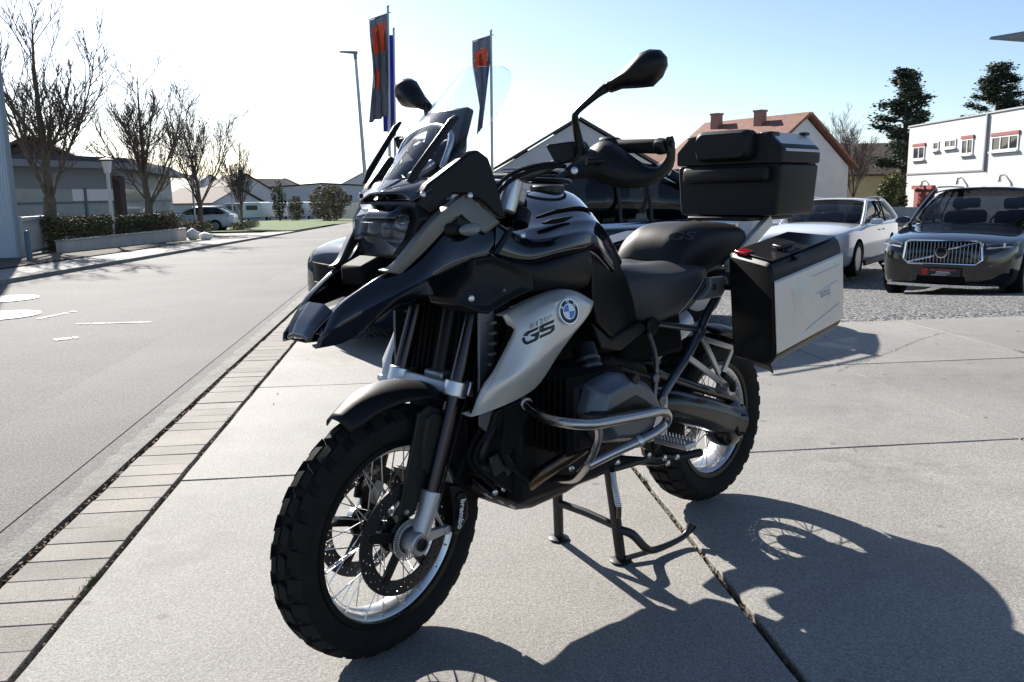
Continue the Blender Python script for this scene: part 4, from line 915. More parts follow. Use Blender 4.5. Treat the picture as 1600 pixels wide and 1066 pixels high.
b = MB(); b.tube([V((-.80, .15, .36)), V((-.95, .19, .325)), V((-1.16, .22, .315))], .014, 10); b.build('side_stand', 'black_satin', mc)
b = MB(); b.box((-.98, .17, .46), (.10, .012, .14)); b.build('heel_plate', 'alu_cast', mc, bevel=.004)
# ---------------- centre stand
zG = lambda X, Y, y: zb('G', X, Y, y)
f1, f2 = V((-.838, .135, .0)), V((-.832, -.135, .0)); 
b = MB(); b.tube([V((-.80, .115, .33)), f1+V((0, 0, .012))], [.019, .017], 14); b.tube([V((-.80, -.115, .33)), f2+V((0, 0, .012))], [.019, .017], 14)
b.tube([V((-.821, .125, .125)), V((-.824, 0, .135)), V((-.818, -.125, .14))], .013, 12)
cs = b.build('centre_stand', 'dark_steel', mc)
for f in (f1, f2): b = MB(); b.lathe([(0, .0), (.034, 0), (.036, .006), (.022, .012), (0, .012)], c=f, axis='z', seg=20); b.build('stand_foot', 'dark_steel', cs)
tl = [V((-.825, .135, .115)), V((-.86, .165, .095)), V((-.90, .185, .045)), V((-.945, .19, .022)), V((-1.06, .20, .022)), V((-1.11, .205, .035)), V((-1.135, .21, .060))]
b = MB(); b.tube(tl, [.013, .015, .014, .012, .010, .011, .018], 10, smooth=4); b.tube([f1+V((0, .015, .014)), V((-.945, .19, .022))], .009, 8); b.build('stand_tread', 'dark_steel', cs)
cp = [];
for k in range(150): a = k*.9; f = k/149; c = V((-.775, .145, .335)).lerp(V((-.805, .15, .205)), f); cp.append(c+V((.009*math.cos(a), .009*math.sin(a), 0)))
b = MB(); b.tube(cp, .0022, 5); b.build('stand_spring', 'alu', cs)
b = MB(); b.box((-.81, .148, .185), (.022, .008, .05)); b.build('spring_hook', 'header_pipe', cs, bevel=.003)

# hoses and brackets in front of the engine
hr = random.Random(17)
for sd in (1, -1):
    for k in range(7):
        y = hr.uniform(.08, .19)*sd; x0 = hr.uniform(-.34, -.22); p = [V((x0+hr.uniform(-.02, .02), y, .72)), V((x0-.02+hr.uniform(-.03, .03), y+hr.uniform(-.02, .02), .60)), V((x0+hr.uniform(-.04, .04), y+hr.uniform(-.03, .03), .50)), V((x0-.06+hr.uniform(-.04, .04), y+hr.uniform(-.03, .03), .40))]
        b = MB(); b.tube(p, hr.choice((.005, .007, .011, .016)), 8, smooth=5); b.build('hose', 'rubber' if k % 3 else 'black_satin', eng)
    for k in range(4):
        b = MB(); b.box((hr.uniform(-.36, -.24), .17*sd, hr.uniform(.44, .66)), (hr.uniform(.02, .05), .012, hr.uniform(.02, .06)), Matrix.Rotation(hr.uniform(-.6, .6), 3, 'Y')); b.build('bracket', 'dark_steel', eng, bevel=.003)
    for X, Y, y in ((120, 905, .13), (60, 930, .13), (590, 765, .27), (610, 505, .26)): p = z3(X, Y, y); p.y *= sd; bolt(p, (.4, sd, .1), .008, 'alu', eng)
# brake reservoir line, wheel-speed cable along the left fork
pipe('sensor_cable', [V((-.03, .118, .345)), V((-.06, .128, .40)), V((-.10, .130, .50)), V((-.15, .128, .62)), V((-.20, .12, .72))], .0032, 'rubber', both=False, st=True)
# ---------------- handlebar, controls, guards, mirrors (turned with the fork)
zC = lambda X, Y, y: zs('C', X, Y, y)
def zplane(k, X, Y, p0, n):
    a, b_, s_ = ZR[k]; o = STI @ _O; d = STI.to_3x3() @ (to_bike(V((0, 0, CAM_H))+ray(a+s_*X, b_+s_*Y))-_O); return o+d*((V(p0)-o).dot(V(n))/d.dot(V(n)))
gi, go = V((-.575, .30, 1.328)), V((-.60, .45, 1.335))
gi, go = zC(690, 562, .315), zC(895, 562, .455)
hbp = [V((-.42, 0, 1.235)), V((-.425, .06, 1.238)), V((-.45, .14, 1.262)), V((gi.x+.045, .22, gi.z-.02)), gi, go]
hb_o = []
b = MB(); pts = [fl(p) for p in hbp[:0:-1]]+hbp; b.tube(pts, [.011]*3+[.013, .016, .016]+[.016, .013]+[.011]*3 if len(pts) == 11 else .0135, 14, smooth=5)
bar_o = b.build('handlebar', 'silver_dark', mc, steer=True)
b = MB(); b.box((-.40, 0, 1.20), (.09, .20, .05), Matrix.Rotation(rad(-20), 3, 'Y')); b.build('top_yoke', 'alu_cast', bar_o, steer=True, bevel=.01)
for sd in (1, -1):
    m_ = lambda p: p if sd > 0 else fl(p)
    b = MB(); b.tube([m_(V((-.345, .105, 1.15))), m_(V((-.375, .105, 1.235)))], .027, 18); b.build('fork_top_cap', 'alu', bar_o, steer=True, bevel=.004)
    b = MB(); d = (go-gi).normalized(); b.tube([m_(gi-d*.005), m_(gi+d*.02), m_(go-d*.005), m_(go)], [.0185, .0175, .0185, .0165], 16); gr = b.build('grip', 'rubber', bar_o, steer=True)
    b = MB(); b.tube([m_(go), m_(go+d*.012), m_(go+d*.03)], [.021, .021, .018], 16); b.build('bar_end', 'black_satin', bar_o, steer=True, bevel=.003)
    b = MB(); b.box(m_(gi-d*.035), (.05, .05, .048)); b.build('switch_cluster', 'black_plastic', bar_o, steer=True, bevel=.01)
    # reservoir
    b = MB(); q = [m_(zC(300, 552, .175)), m_(zC(450, 534, .225)), m_(zC(478, 560, .240)), m_(zC(462, 632, .235)), m_(zC(400, 655, .215)), m_(zC(345, 640, .19))]
    b.prism(q, V((-.055, .0, .004))); rv = b.build('fluid_reservoir', 'black_plastic', bar_o, steer=True, bevel=.006)
    # lever
    b = MB(); b.tube([m_(zC(520, 640, .315)), m_(zC(690, 640, .37)), m_(zC(850, 672, .43)), m_(zC(875, 668, .437))], [.010, .008, .008, .011], 10, smooth=4); b.build('lever', 'black_satin', bar_o, steer=True)
    # hand guard: a curved scoop in front of the grip joined to the bar end
    tp = [(418, 680, .24), (500, 606, .27), (560, 556, .30), (605, 528, .325), (650, 545, .35), (740, 612, .395), (810, 662, .43), (880, 690, .455), (935, 640, .478), (945, 585, .487), (930, 525, .487), (940, 512, .487)]
    bt = [(412, 690, .238), (470, 712, .275), (545, 724, .31), (600, 752, .34), (660, 770, .37), (740, 776, .405), (810, 770, .43), (890, 745, .455), (955, 695, .478), (980, 640, .488), (976, 540, .490), (965, 512, .488)]
    rows = []
    for i, (a, c) in enumerate(zip(tp, bt)):
        A_, C_ = zC(*a), zC(*c); k = math.sin(math.pi*min(1, i/9)); out = V((.030, .010, 0))*k
        rows.append([m_(A_-out*.6), m_(A_.lerp(C_, .25)+out*.35), m_(A_.lerp(C_, .5)+out*.7), m_(A_.lerp(C_, .78)+out*.6), m_(C_-out*.3), m_(C_-out*1.3-V((0, .004, 0)))])
    b = MB(); b.grid(rows); hg = b.build('hand_guard', 'black_plastic', bar_o, steer=True, sub=1, solid=.007, off=0, smooth=40); crease(hg, 6, (1, 4), (), .8)
    p = m_(zC(458, 688, .305)); bolt(STM @ p if False else p, (.8, .5*sd, .1), .009, 'alu', bar_o, st=True)
    p = m_(zC(970, 548, .496)); bolt(p, (0, sd, 0), .008, 'dark_steel', bar_o, st=True)
    # mirror
    nrm = V((math.cos(rad(12)), math.sin(rad(12)), 0)); p0 = V((-.49, .42, 1.5))
    ol = [(612, 248), (640, 228), (690, 190), (740, 140), (800, 78), (850, 57), (905, 60), (935, 95), (939, 140), (912, 200), (862, 250), (780, 258), (700, 262), (645, 282), (622, 268)]
    P = [zplane('C', X, Y, p0, nrm) for X, Y in ol]; c0 = sum(P[3:12], V())/9
    mo_ = V((0, 0, 0)) if sd > 0 else V((-.02, -.008, -.032))
    f = lambda k, dx: [m_(c0+(p-c0)*k+nrm*dx)+mo_ for p in P]
    b = MB(); b.loft([f(.94, -.016), f(1.0, -.010), f(1.0, .004), f(.90, .020), f(.66, .033), f(.3, .040)]); mo = b.build('mirror', 'black_satin', bar_o, steer=True, smooth=50)
    b = MB(); q = f(.88, -.0175)[2:13]; b.add(q, [tuple(range(len(q)))]); b.build('mirror_glass', 'mirror_glass', bar_o, steer=True, smooth=0)
    s0 = zplane('C', 622, 258, p0, nrm); st_p = [s0+V((.0, .012, .004)), s0, zC(565, 300, .305), zC(475, 380, .262), zC(461, 415, .254), zC(468, 470, .250), zC(480, 530, .250), zC(492, 600, .252)]
    b = MB(); b.tube([m_(p)+(mo_ if i < 3 else V()) for i, p in enumerate(st_p)], [.013, .013, .0095, .0075, .009, .010, .012, .015], 12, smooth=4); b.build('mirror_stem', 'black_satin', bar_o, steer=True)
    # cables
    for k, (dy, dz) in enumerate(((0, 0), (.012, -.010))):
        cpt = [zC(395, 655-8*k, .222), zC(330, 652-6*k, .205), zC(230, 668-6*k, .18), zC(130, 705, .155), zC(60, 765, .14), zC(10, 850, .13)]
        b = MB(); b.tube([m_(p+V((0, dy, dz))) for p in cpt], .0055, 8, smooth=5); b.build('control_cable', 'rubber', bar_o, steer=True)
# ignition and clutter between bar and tank
b = MB(); b.box((-.42, .05, 1.14), (.10, .09, .08)); b.build('ignition_block', 'matt_black', mc, bevel=.01)
b = MB(); b.tube([zz2(690, 460, .13), zz2(665, 560, .15)], .022, 14); b.build('spring_preload_knob', 'black_satin', mc, bevel=.003)
# ---------------- top case
def rbox(pts, r=.02, n=4):
    # rounded closed outline from corner points (2-D tuples)
    out = []; m = len(pts)
    for i in range(m):
        p0, p1, p2 = V((*pts[i-1], 0)), V((*pts[i], 0)), V((*pts[(i+1) % m], 0)); a, c = (p0-p1), (p2-p1); rr = min(r, a.length*.45, c.length*.45); a, c = a.normalized()*rr, c.normalized()*rr
        for k in range(n+1): t = k/n; out.append(((p1+a)*(1-t)**2+p1*2*t*(1-t)+(p1+c)*t*t).xy)
    return out
tc_o = None
def case_loft(ol, xs, name, m, parent, bevel=.006):
    # ol: (y,z) outline; xs: (x, shrink) stations
    cy = sum(p[0] for p in ol)/len(ol); cz = sum(p[1] for p in ol)/len(ol); b = MB()
    b.loft([[V((x, cy+(y-cy)*k, cz+(z-cz)*k)) for y, z in ol] for x, k in xs]); return b.build(name, m, parent, bevel=0, smooth=40)
ol = rbox([(-.208, 1.098), (.208, 1.098), (.224, 1.2875), (-.224, 1.2875)], .016)
tcs = case_loft(ol, ((-1.634, .965), (-1.639, .99), (-1.648, 1.0), (-1.908, 1.0), (-1.917, .99), (-1.923, .965)), 'top_case', 'black_plastic', mc)
ol = rbox([(-.226, 1.289), (.226, 1.289), (.226, 1.340), (.165, 1.397), (-.165, 1.397), (-.226, 1.340)], .010)
case_loft(ol, ((-1.626, .975), (-1.631, .993), (-1.640, 1.0), (-1.912, 1.0), (-1.922, .993), (-1.928, .975)), 'case_lid', 'black_plastic', tcs)
b = MB(); b.loft([[V((x, y, z)) for y, z in ((-.2305, 1.333), (-.1665, 1.4005), (.1665, 1.4005), (.2305, 1.333), (.2265, 1.329), (.1635, 1.393), (-.1635, 1.393), (-.2265, 1.329))] for x in (-1.655, -1.918)]); b.build('lid_plate', 'alu_case', tcs, bevel=.002)
for y in (-.19, .19):
    b = MB(); b.box((-1.665, y*.82, 1.390), (.06, .05, .022)); b.build('lid_corner', 'black_satin', tcs, bevel=.005)
    b = MB(); b.box((-1.89, y*.9, 1.400), (.04, .03, .012)); b.build('lid_hinge', 'black_satin', tcs, bevel=.003)
b = MB(); b.loft([ring(-.118, .118, 1.300, 1.412, -1.645, .03), ring(-.118, .118, 1.300, 1.412, -1.600, .03), ring(-.105, .105, 1.312, 1.400, -1.578, .03)]); b.build('backrest_pad', 'vinyl_black', tcs, smooth=50)
b = MB(); b.loft([ring(-.18, .18, 1.222, 1.280, -1.640, .015), ring(-.18, .18, 1.222, 1.280, -1.610, .015), ring(-.17, .17, 1.230, 1.272, -1.600, .012)]); b.build('lower_pad', 'vinyl_black', tcs, smooth=50)
b = MB(); b.box((-1.635, .19, 1.315), (.02, .05, .06)); b.build('case_latch', 'black_satin', tcs, bevel=.004)
b = MB(); b.box((-1.74, 0, 1.088), (.34, .26, .016)); rk = b.build('luggage_rack', 'black_satin', mc, bevel=.005)
for sd in (1, -1):
    p, q = V((-1.40, .155*sd, .925)), V((-1.72, .135*sd, 1.082)); b = MB(); d = (q-p).normalized(); n = V((0, 1, 0)); k = d.cross(n).normalized()
    b.hexa([p-n*.012-k*.022, p+n*.012-k*.022, p+n*.012+k*.022, p-n*.012+k*.022], [q-n*.012-k*.022, q+n*.012-k*.022, q+n*.012+k*.022, q-n*.012+k*.022]); b.build('rack_arm', 'alu_case', rk, bevel=.004)
# ---------------- side cases
YO, YI = .462, .255
T0, T1, D0, D1 = zF(715, 660, YO), zF(998, 540, YO), zF(725, 975, YO), zF(1002, 828, YO)
ax = (T1-T0); ax.y = 0; L_ = ax.length; ax = ax.normalized(); upv = V((-ax.z, 0, ax.x)); 
if upv.z < 0: upv = -upv
hgt = (T0-D0).dot(upv)
for sd in (1, -1):
    def cp_(a, y, h, sk=0): q = T0+ax*(a*L_)+upv*h; xs = (YO-y)*.42 if a < .5 else -(YO-y)*.0; q = q+ax*xs; return V((q.x, y*sd, q.z))
    secs_ = []
    for a, kx in ((-.012, .94), (.012, 1.0), (.985, 1.0), (1.01, .95)):
        o_ = rbox([(YI, .062), (YO-.012, .050), (YO+.001, .012), (YO+.001, -hgt-.004), (YO-.035, -hgt-.045), (YI, -hgt-.058)], .02, 3); cy, cz = .36, -hgt/2
        secs_.append([cp_(a, cy+(y-cy)*kx, cz+(z-cz)*kx) for y, z in o_])
    b = MB(); b.loft(secs_); pc_o = b.build('side_case', 'black_plastic', mc, smooth=40)
    b = MB(); b.loft([[cp_(a, YO+.002, h) for h in (-.004, -hgt+.004)]+[cp_(a, YO+.002+dy, h) for h in (-hgt+.010, -.010)] for a, dy in ((.004, .002), (.03, .007), (.985, .007), (1.0, .002))]); b.build('case_panel', 'alu_case', pc_o, bevel=.004)
    # embossed facets of the panel
    for poly in ([(.20, -.035), (.44, -.035), (.30, -.12), (.42, -.17), (.42, -.20), (.30, -.215), (.22, -.16), (.24, -.12)], [(.48, -.035), (.94, -.035), (.94, -.06), (.52, -.075), (.40, -.11)], [(.46, -.20), (.94, -.17), (.94, -.215), (.30, -.225), (.36, -.21)], [(.52, -.10), (.90, -.085), (.90, -.145), (.52, -.165)]):
        k = hgt/.245; ca = sum(q[0] for q in poly)/len(poly); ch = sum(q[1] for q in poly)/len(poly); b = MB()
        b.loft([[cp_(ca+(a-ca)*f, YO+dy, (ch+(h-ch)*f)*k) for a, h in poly] for f, dy in ((1.0, .0085), (.97, .0090), (.82, .0118))]); b.build('panel_embossing', 'alu_case', pc_o, smooth=25)
    b = MB(); b.loft([[cp_(a, y, h) for y, h in ((YI+.02, .064), (YO-.010, .053), (YO-.010, .056), (YI+.02, .068))] for a in (.03, .96)]); b.build('case_lid', 'black_satin', pc_o, bevel=.003)
    b = MB(); b.loft([[cp_(a, y, h) for y, h in ((YO-.09, .066), (YO-.045, .064), (YO-.045, .078), (YO-.09, .080))] for a in (.26, .44)]); b.build('case_handle', 'black_satin', pc_o, bevel=.005)
    b = MB(); b.loft([[cp_(a, y, h) for y, h in ((YO-.055, .050), (YO+.006, .030), (YO+.008, .040), (YO-.05, .066))] for a in (.30, .42)]); b.build('case_latch', 'black_satin', pc_o, bevel=.004)
    b = MB(); b.loft([[cp_(a, y, h) for y, h in ((YI+.03, .060), (YI+.085, .058), (YI+.085, .071), (YI+.03, .073))] for a in (-.004, .10)]); b.build('reflector', 'red_lens', pc_o, bevel=.004)
    if sd > 0:
        for a0, a1, h0, h1, m__ in ((.755, .768, -.40, -.54, 'white_enamel'), (.60, .73, -.43, -.455, 'decal_grey'), (.62, .74, -.475, -.50, 'decal_grey')):
            b = MB(); b.loft([[cp_(a_, YO+dy, h*hgt) for dy, h in ((.008, h0), (.014, h0), (.014, h1), (.008, h1))] for a_ in (a0, a1)]); b.build('case_badge', m__, pc_o, smooth=0)
    for a in (.1, .9):
        q = cp_(a, YI-.03, -hgt*.3); b = MB(); b.tube([q-V((0, .05*sd, 0)), q+V((0, .04*sd, 0))], .010, 8); b.build('case_mount', 'black_satin', pc_o)
# ================================================================== SURROUNDINGS
mat('plaster_white', (.62, .61, .59), .8, var=.06, vscale=1.5); mat('plaster_grey', (.52, .53, .54), .85, var=.06, vscale=.8); mat('plaster_yellow', (.55, .45, .26), .85, var=.08)
mat('concrete_panel', (.60, .595, .59), .85, var=.08, vscale=.7); mat('roof_red', (.22, .095, .06), .8, var=.3, vscale=3, bump=.6, bscale=9, bdist=.03); mat('roof_brown', (.12, .085, .065), .85, var=.25, vscale=3, bump=.6, bscale=9, bdist=.03)
mat('roof_dark', (.06, .058, .06), .7); mat('window_glass', (.03, .035, .04), .06, spec=.8); mat('window_frame', (.7, .7, .7), .5); mat('red_shutter', (.30, .075, .075), .6); mat('corrugated', (.50, .55, .60), .45, metal=.3)
mat('gate_steel', (.22, .245, .27), .45, metal=.5); mat('blue_steel', (.10, .14, .19), .45, metal=.5); mat('wall_stone', (.42, .40, .37), .85, var=.1); mat('galvanised', (.40, .41, .42), .4, metal=.7)
mat('bark', (.115, .095, .075), .9, var=.3, vscale=8, bump=.6, bscale=30); mat('bark_dark', (.075, .058, .048), .9, var=.3, vscale=8); mat('twig', (.11, .085, .07), .9); mat('hedge_leaf', (.085, .095, .04), .8, var=.5, vscale=4); mat('hedge_brown', (.14, .105, .06), .85, var=.5, vscale=4)
mat('pine_needle', (.04, .06, .038), .8, var=.4, vscale=2); mat('willow', (.20, .17, .07), .85, var=.4, vscale=2); mat('bush_green', (.12, .16, .06), .8, var=.4, vscale=2); mat('hill_wood', (.10, .12, .125), .95, var=.25, vscale=.03)
mat('chimney_brick', (.36, .19, .15), .85, var=.15); mat('caravan_white', (.66, .66, .65), .45); mat('sack', (.72, .70, .64), .6, bump=.5, bscale=14, bdist=.02)
def cloth_mat(name, c):
    m = bpy.data.materials.new(name); m.use_nodes = True; t = m.node_tree; b = t.nodes['Principled BSDF']; b.inputs['Base Color'].default_value = (*c, 1); b.inputs['Roughness'].default_value = .8
    tl = t.nodes.new('ShaderNodeBsdfTranslucent'); tl.inputs[0].default_value = (*c, 1); mx = t.nodes.new('ShaderNodeMixShader'); mx.inputs[0].default_value = .55; t.links.new(b.outputs[0], mx.inputs[1]); t.links.new(tl.outputs[0], mx.inputs[2]); t.links.new(mx.outputs[0], t.nodes['Material Output'].inputs[0]); MATS[name] = m
cloth_mat('flag_dark', (.20, .22, .27)); cloth_mat('flag_red', (.42, .15, .10)); cloth_mat('flag_blue', (.07, .09, .40)); mat('timber_dark', (.055, .04, .035), .8)
mat('fence_grey', (.22, .24, .26), .6, metal=.3)
def house(name, label, cat, base, rz_, w, d, h, rh, wallm, roofm, wins=(), over=.35, chim=(), gable='x', group=None, doors=()):
    # base: world point of the centre; gables on the +-y local faces, ridge along local y
    e = empty(name, base, rz_); tag(e, label, cat, group)
    b = MB(); b.loft([[V((-w/2, y, -2)), V((w/2, y, -2)), V((w/2, y, h)), V((0, y, h+rh)), V((-w/2, y, h))] for y in (-d/2, d/2)]); b.build('wall', wallm, e, smooth=0)
    for sd in (-1, 1):
        a, c = V((0, 0, h+rh+.10)), V((sd*(w/2+over), 0, h-over*rh/(w/2)+.10)); n = V((sd*rh, 0, w/2)).normalized()*.14
        b = MB(); y0, y1 = -d/2-over, d/2+over; f = lambda p, y: V((p.x, y, p.z))
        b.hexa([f(a, y0), f(c, y0), f(c, y1), f(a, y1)], [f(a, y0)+n, f(c, y0)+n, f(c, y1)+n, f(a, y1)+n]); b.build('roof', roofm, e, smooth=0)
    for (x, y, z, s_) in chim:
        b = MB(); b.box((x, y, z), (.42, .5, s_*.85)); b.box((x, y, z+s_*.425+.05), (.5, .58, .1)); b.build('chimney', 'chimney_brick', e, smooth=0)
    for (face, a, z, ww, hh) in wins:
        # face: 'y-' front gable, 'x+' / 'x-' long sides
        window(e, {'y-': (V((a, -d/2, z)), V((1, 0, 0)), V((0, -1, 0))), 'x+': (V((w/2, a, z)), V((0, 1, 0)), V((1, 0, 0))), 'x-': (V((-w/2, a, z)), V((0, -1, 0)), V((-1, 0, 0)))}[face], ww, hh)
    return e
def window(e, fr, w, h, frame='window_frame', bars=1, shutter=None, glass='window_glass', sill=True):
    c, r, n = fr; up = V((0, 0, 1)); 
    q = lambda a, z, o: c+r*a+up*z+n*o
    def bx(name, a0, a1, z0, z1, o0, o1, m, par):
        b = MB(); b.hexa([q(a0, z0, o0), q(a1, z0, o0), q(a1, z1, o0), q(a0, z1, o0)], [q(a0, z0, o1), q(a1, z0, o1), q(a1, z1, o1), q(a0, z1, o1)]); return b.build(name, m, par, smooth=0)
    wo = bx('window', -w/2, w/2, -h/2, h/2, -.05, .012, glass, e)
    t = .07
    for (a0, a1, z0, z1) in ((-w/2, w/2, h/2-t, h/2), (-w/2, w/2, -h/2, -h/2+t), (-w/2, -w/2+t, -h/2+t, h/2-t), (w/2-t, w/2, -h/2+t, h/2-t)): bx('window_frame', a0, a1, z0, z1, -.04, .045, frame, wo)
    for k in range(bars): a = -w/2+w*(k+1)/(bars+1); bx('mullion', a-t/2, a+t/2, -h/2+t, h/2-t, -.04, .042, frame, wo)
    if sill: bx('sill', -w/2-.06, w/2+.06, -h/2-.08, -h/2-.005, -.04, .14, frame, wo)
    if shutter: bx('shutter_box', -w/2-.04, w/2+.04, h/2+.004, h/2+.15, -.04, .07, shutter, wo)
    return wo
# ---- corrugated building on the far left
p = G(32, 405); dirn = V((p.x, p.y, 0)).normalized(); rt = V((dirn.y, -dirn.x, 0))
e = empty('corrugated_building', (p.x, p.y, p.z)); tag(e, 'pale grey building clad in vertically ribbed metal beside a slatted gate', 'building')
b = MB(); w = 9.0; n = 150
for k in range(n):
    a0, a1 = -w*k/n, -w*(k+.5)/n; a2 = -w*(k+1)/n
    for (s0, s1, o) in ((a0, a1, .0), (a1, a2, .03)):
        q = [rt*s0-dirn*(-o), rt*s1-dirn*(-o)]; b.add([q[0]+V((0, 0, -.3)), q[1]+V((0, 0, -.3)), q[1]+V((0, 0, 8.2)), q[0]+V((0, 0, 8.2))], [(0, 1, 2, 3)])
    q = rt*a1; b.add([q+V((0, 0, -.3)), q+dirn*.03+V((0, 0, -.3)), q+dirn*.03+V((0, 0, 8.2)), q+V((0, 0, 8.2))], [(0, 1, 2, 3)])
    q = rt*a2; b.add([q+V((0, 0, -.3)), q+dirn*.03+V((0, 0, -.3)), q+dirn*.03+V((0, 0, 8.2)), q+V((0, 0, 8.2))], [(0, 1, 2, 3)])
tag(b.build('ribbed_cladding', 'corrugated', e, smooth=0), kind='stuff')
b = MB(); b.hexa([rt*-.0+dirn*.035, rt*-9+dirn*.035, rt*-9+dirn*6, rt*-1.5+dirn*6], [x+V((0, 0, 8.18)) for x in (rt*-.0+dirn*.035, rt*-9+dirn*.035, rt*-9+dirn*6, rt*-1.5+dirn*6)]); b.build('wall', 'corrugated', e, smooth=0)
b = MB(); b.box(rt*.02-dirn*.02+V((0, 0, 3.95)), (.08, .08, 8.5), rz(math.atan2(rt.y, rt.x))); b.build('corner_trim', 'gate_steel', e)
b = MB(); b.hexa([rt*.1-dirn*.1+V((0, 0, 8.2)), rt*-9-dirn*.1+V((0, 0, 8.2)), rt*-9+dirn*6+V((0, 0, 8.2)), rt*-1.4+dirn*6+V((0, 0, 8.2))], [x+V((0, 0, .15)) for x in (rt*.1-dirn*.1+V((0, 0, 8.2)), rt*-9-dirn*.1+V((0, 0, 8.2)), rt*-9+dirn*6+V((0, 0, 8.2)), rt*-1.4+dirn*6+V((0, 0, 8.2)))]); b.build('roof_edge', 'gate_steel', e)
# ---- gate, bollard
p0, p1 = G(37, 402), G(95, 392); d = (p1-p0); d.z = 0; L_ = d.length; d = d.normalized(); n = V((d.y, -d.x, 0)); hg_ = 1.02
e = empty('slatted_gate', p0); tag(e, 'pale steel gate of upright slats between the grey building and the low wall', 'gate')
q = lambda a, z, o=0: d*a+V((0, 0, z))+n*o
def bar3(name, a0, a1, z0, z1, th, m, par):
    b = MB(); b.hexa([q(a0, z0, -th), q(a1, z0, -th), q(a1, z1, -th), q(a0, z1, -th)], [q(a0, z0, th), q(a1, z0, th), q(a1, z1, th), q(a0, z1, th)]); return b.build(name, m, par, smooth=0)
bar3('gate_rail', 0, L_, .90, 1.0, .035, 'gate_steel', e); bar3('gate_rail', 0, L_, .06, .13, .03, 'gate_steel', e)
for a in (0.0, L_*.5, L_): bar3('gate_post', a-.035, a+.035, 0, 1.02, .04, 'blue_steel' if a == L_ else 'gate_steel', e)
k = 0
while .06+k*.085 < L_-.05:
    bar3('gate_slat', .06+k*.085, .06+k*.085+.026, .13, .90, .010, 'gate_steel', e); k += 1
p = G(47, 408); b = MB(); b.lathe([(0, 0), (.065, 0), (.065, .60), (.06, .66), (.035, .69), (0, .70)], c=p, axis='z', seg=18); o = b.build('bollard', 'blue_steel'); tag(o, 'short blue-grey round bollard standing in front of the slatted gate', 'bollard')
# ---- low wall with panels and hedge behind
w0, w1 = G(100, 397), G(292, 376); d = w1-w0; Lw = d.length; dz = d.z; d = V((d.x, d.y, 0)).normalized(); n = V((d.y, -d.x, 0))
e = empty('low_wall', w0); tag(e, 'low grey concrete wall of panels with hedge above it', 'wall')
topz = .33; k = 0; a = 0
while a < Lw-.1:
    ln = .14 if k == 0 else .92; a1 = min(Lw, a+ln); z0 = dz*a/Lw-.1; z1 = dz*a1/Lw-.1; tz = topz+dz*.35*a/Lw; tz1 = topz+dz*.35*a1/Lw
    b = MB(); f = lambda s, z, o: d*s+V((0, 0, z))+n*o
    b.hexa([f(a+.006, z0, .0), f(a1-.006, z1, .0), f(a1-.006, z1, -.2), f(a+.006, z0, -.2)], [f(a+.006, tz, 0), f(a1-.006, tz1, 0), f(a1-.006, tz1, -.2), f(a+.006, tz, -.2)]); b.build('wall_panel', 'wall_stone', e, smooth=0, bevel=.008, seg=1)
    b = MB(); b.hexa([f(a+.003, tz+.002, .03), f(a1-.003, tz1+.002, .03), f(a1-.003, tz1+.002, -.23), f(a+.003, tz+.002, -.23)], [f(a+.003, tz+.05, .03), f(a1-.003, tz1+.05, .03), f(a1-.003, tz1+.05, -.23), f(a+.003, tz+.05, -.23)]); b.build('coping', 'gate_steel', e, smooth=0)
    a = a1; k += 1
def leafcloud(name, boxfn, n, sz, mats, label, cat, twigs=0, kind=None, parent=None, seed=1):
    r = random.Random(seed); b = MB()
    for i in range(n):
        p = boxfn(r); M = Matrix.Rotation(r.uniform(0, 6.3), 3, 'Z') @ Matrix.Rotation(r.uniform(-1.3, 1.3), 3, 'X'); s_ = sz*r.uniform(.5, 1.3); b.cm = 0 if r.random() < .6 else 1
        b.add([p+M @ V(q_) for q_ in ((-s_, 0, 0), (0, -s_*.5, .0), (s_, 0, 0), (0, s_*.5, 0))], [(0, 1, 2, 3)])
    o = b.build(name, mats, parent, smooth=0, weld=False)
    if label: tag(o, label, cat, kind=kind)
    return o
def hedge(p0, p1, dep, h, n, label, seed, sz=.045):
    d = p1-p0; L = d.length; d = d.normalized(); nn = V((d.y, -d.x, 0)); e = empty('hedge', p0); tag(e, label, 'hedge')
    def fn(r):
        a = r.uniform(0, L); hh = h*(.86+.14*noise.noise(V((a*1.3, seed, 0)))+.06*noise.noise(V((a*6, seed, 3)))); z = hh*r.random()**.6; o = r.uniform(-dep/2, dep/2)*(1 if z < hh*.8 else .7)
        return d*a+nn*o+V((0, 0, z))
    leafcloud('foliage', fn, n, sz, ['hedge_leaf', 'hedge_brown'], None, None, parent=e, seed=seed)
    b = MB(); r = random.Random(seed+5)
    for i in range(int(L*14)):
        a = r.uniform(0, L); o = r.uniform(-dep/3, dep/3); b.tube([d*a+nn*o, d*(a+r.uniform(-.1, .1))+nn*(o+r.uniform(-.1, .1))+V((0, 0, h*r.uniform(.6, 1.05)))], .006, 4, cap=False)
    b.build('stems', 'twig', e, smooth=0)
n_ = V((d.y, -d.x, 0)); hb0 = w0+d*.25-n_*.55+V((0, 0, topz-.1)); hb1 = w0+d*(Lw+.3)-n_*.55+V((0, 0, topz-.2)); hedge(hb0, hb1, .7, .86, 24000, 'clipped brown-green hedge growing above the low concrete wall', 3)
g0, g1 = G(292, 372), G(345, 364); hedge(g0-n_*.6+V((0, 0, -.05)), g1-n_*.8+V((0, 0, -.05)), .8, .85, 8000, 'hedge in front of the white estate car, past the end of the wall', 5)
g0, g1 = G(368, 362), G(398, 355); hedge(g0, g1, .9, .55, 4000, 'low straggly bushes behind the rear of the white estate car', 8)
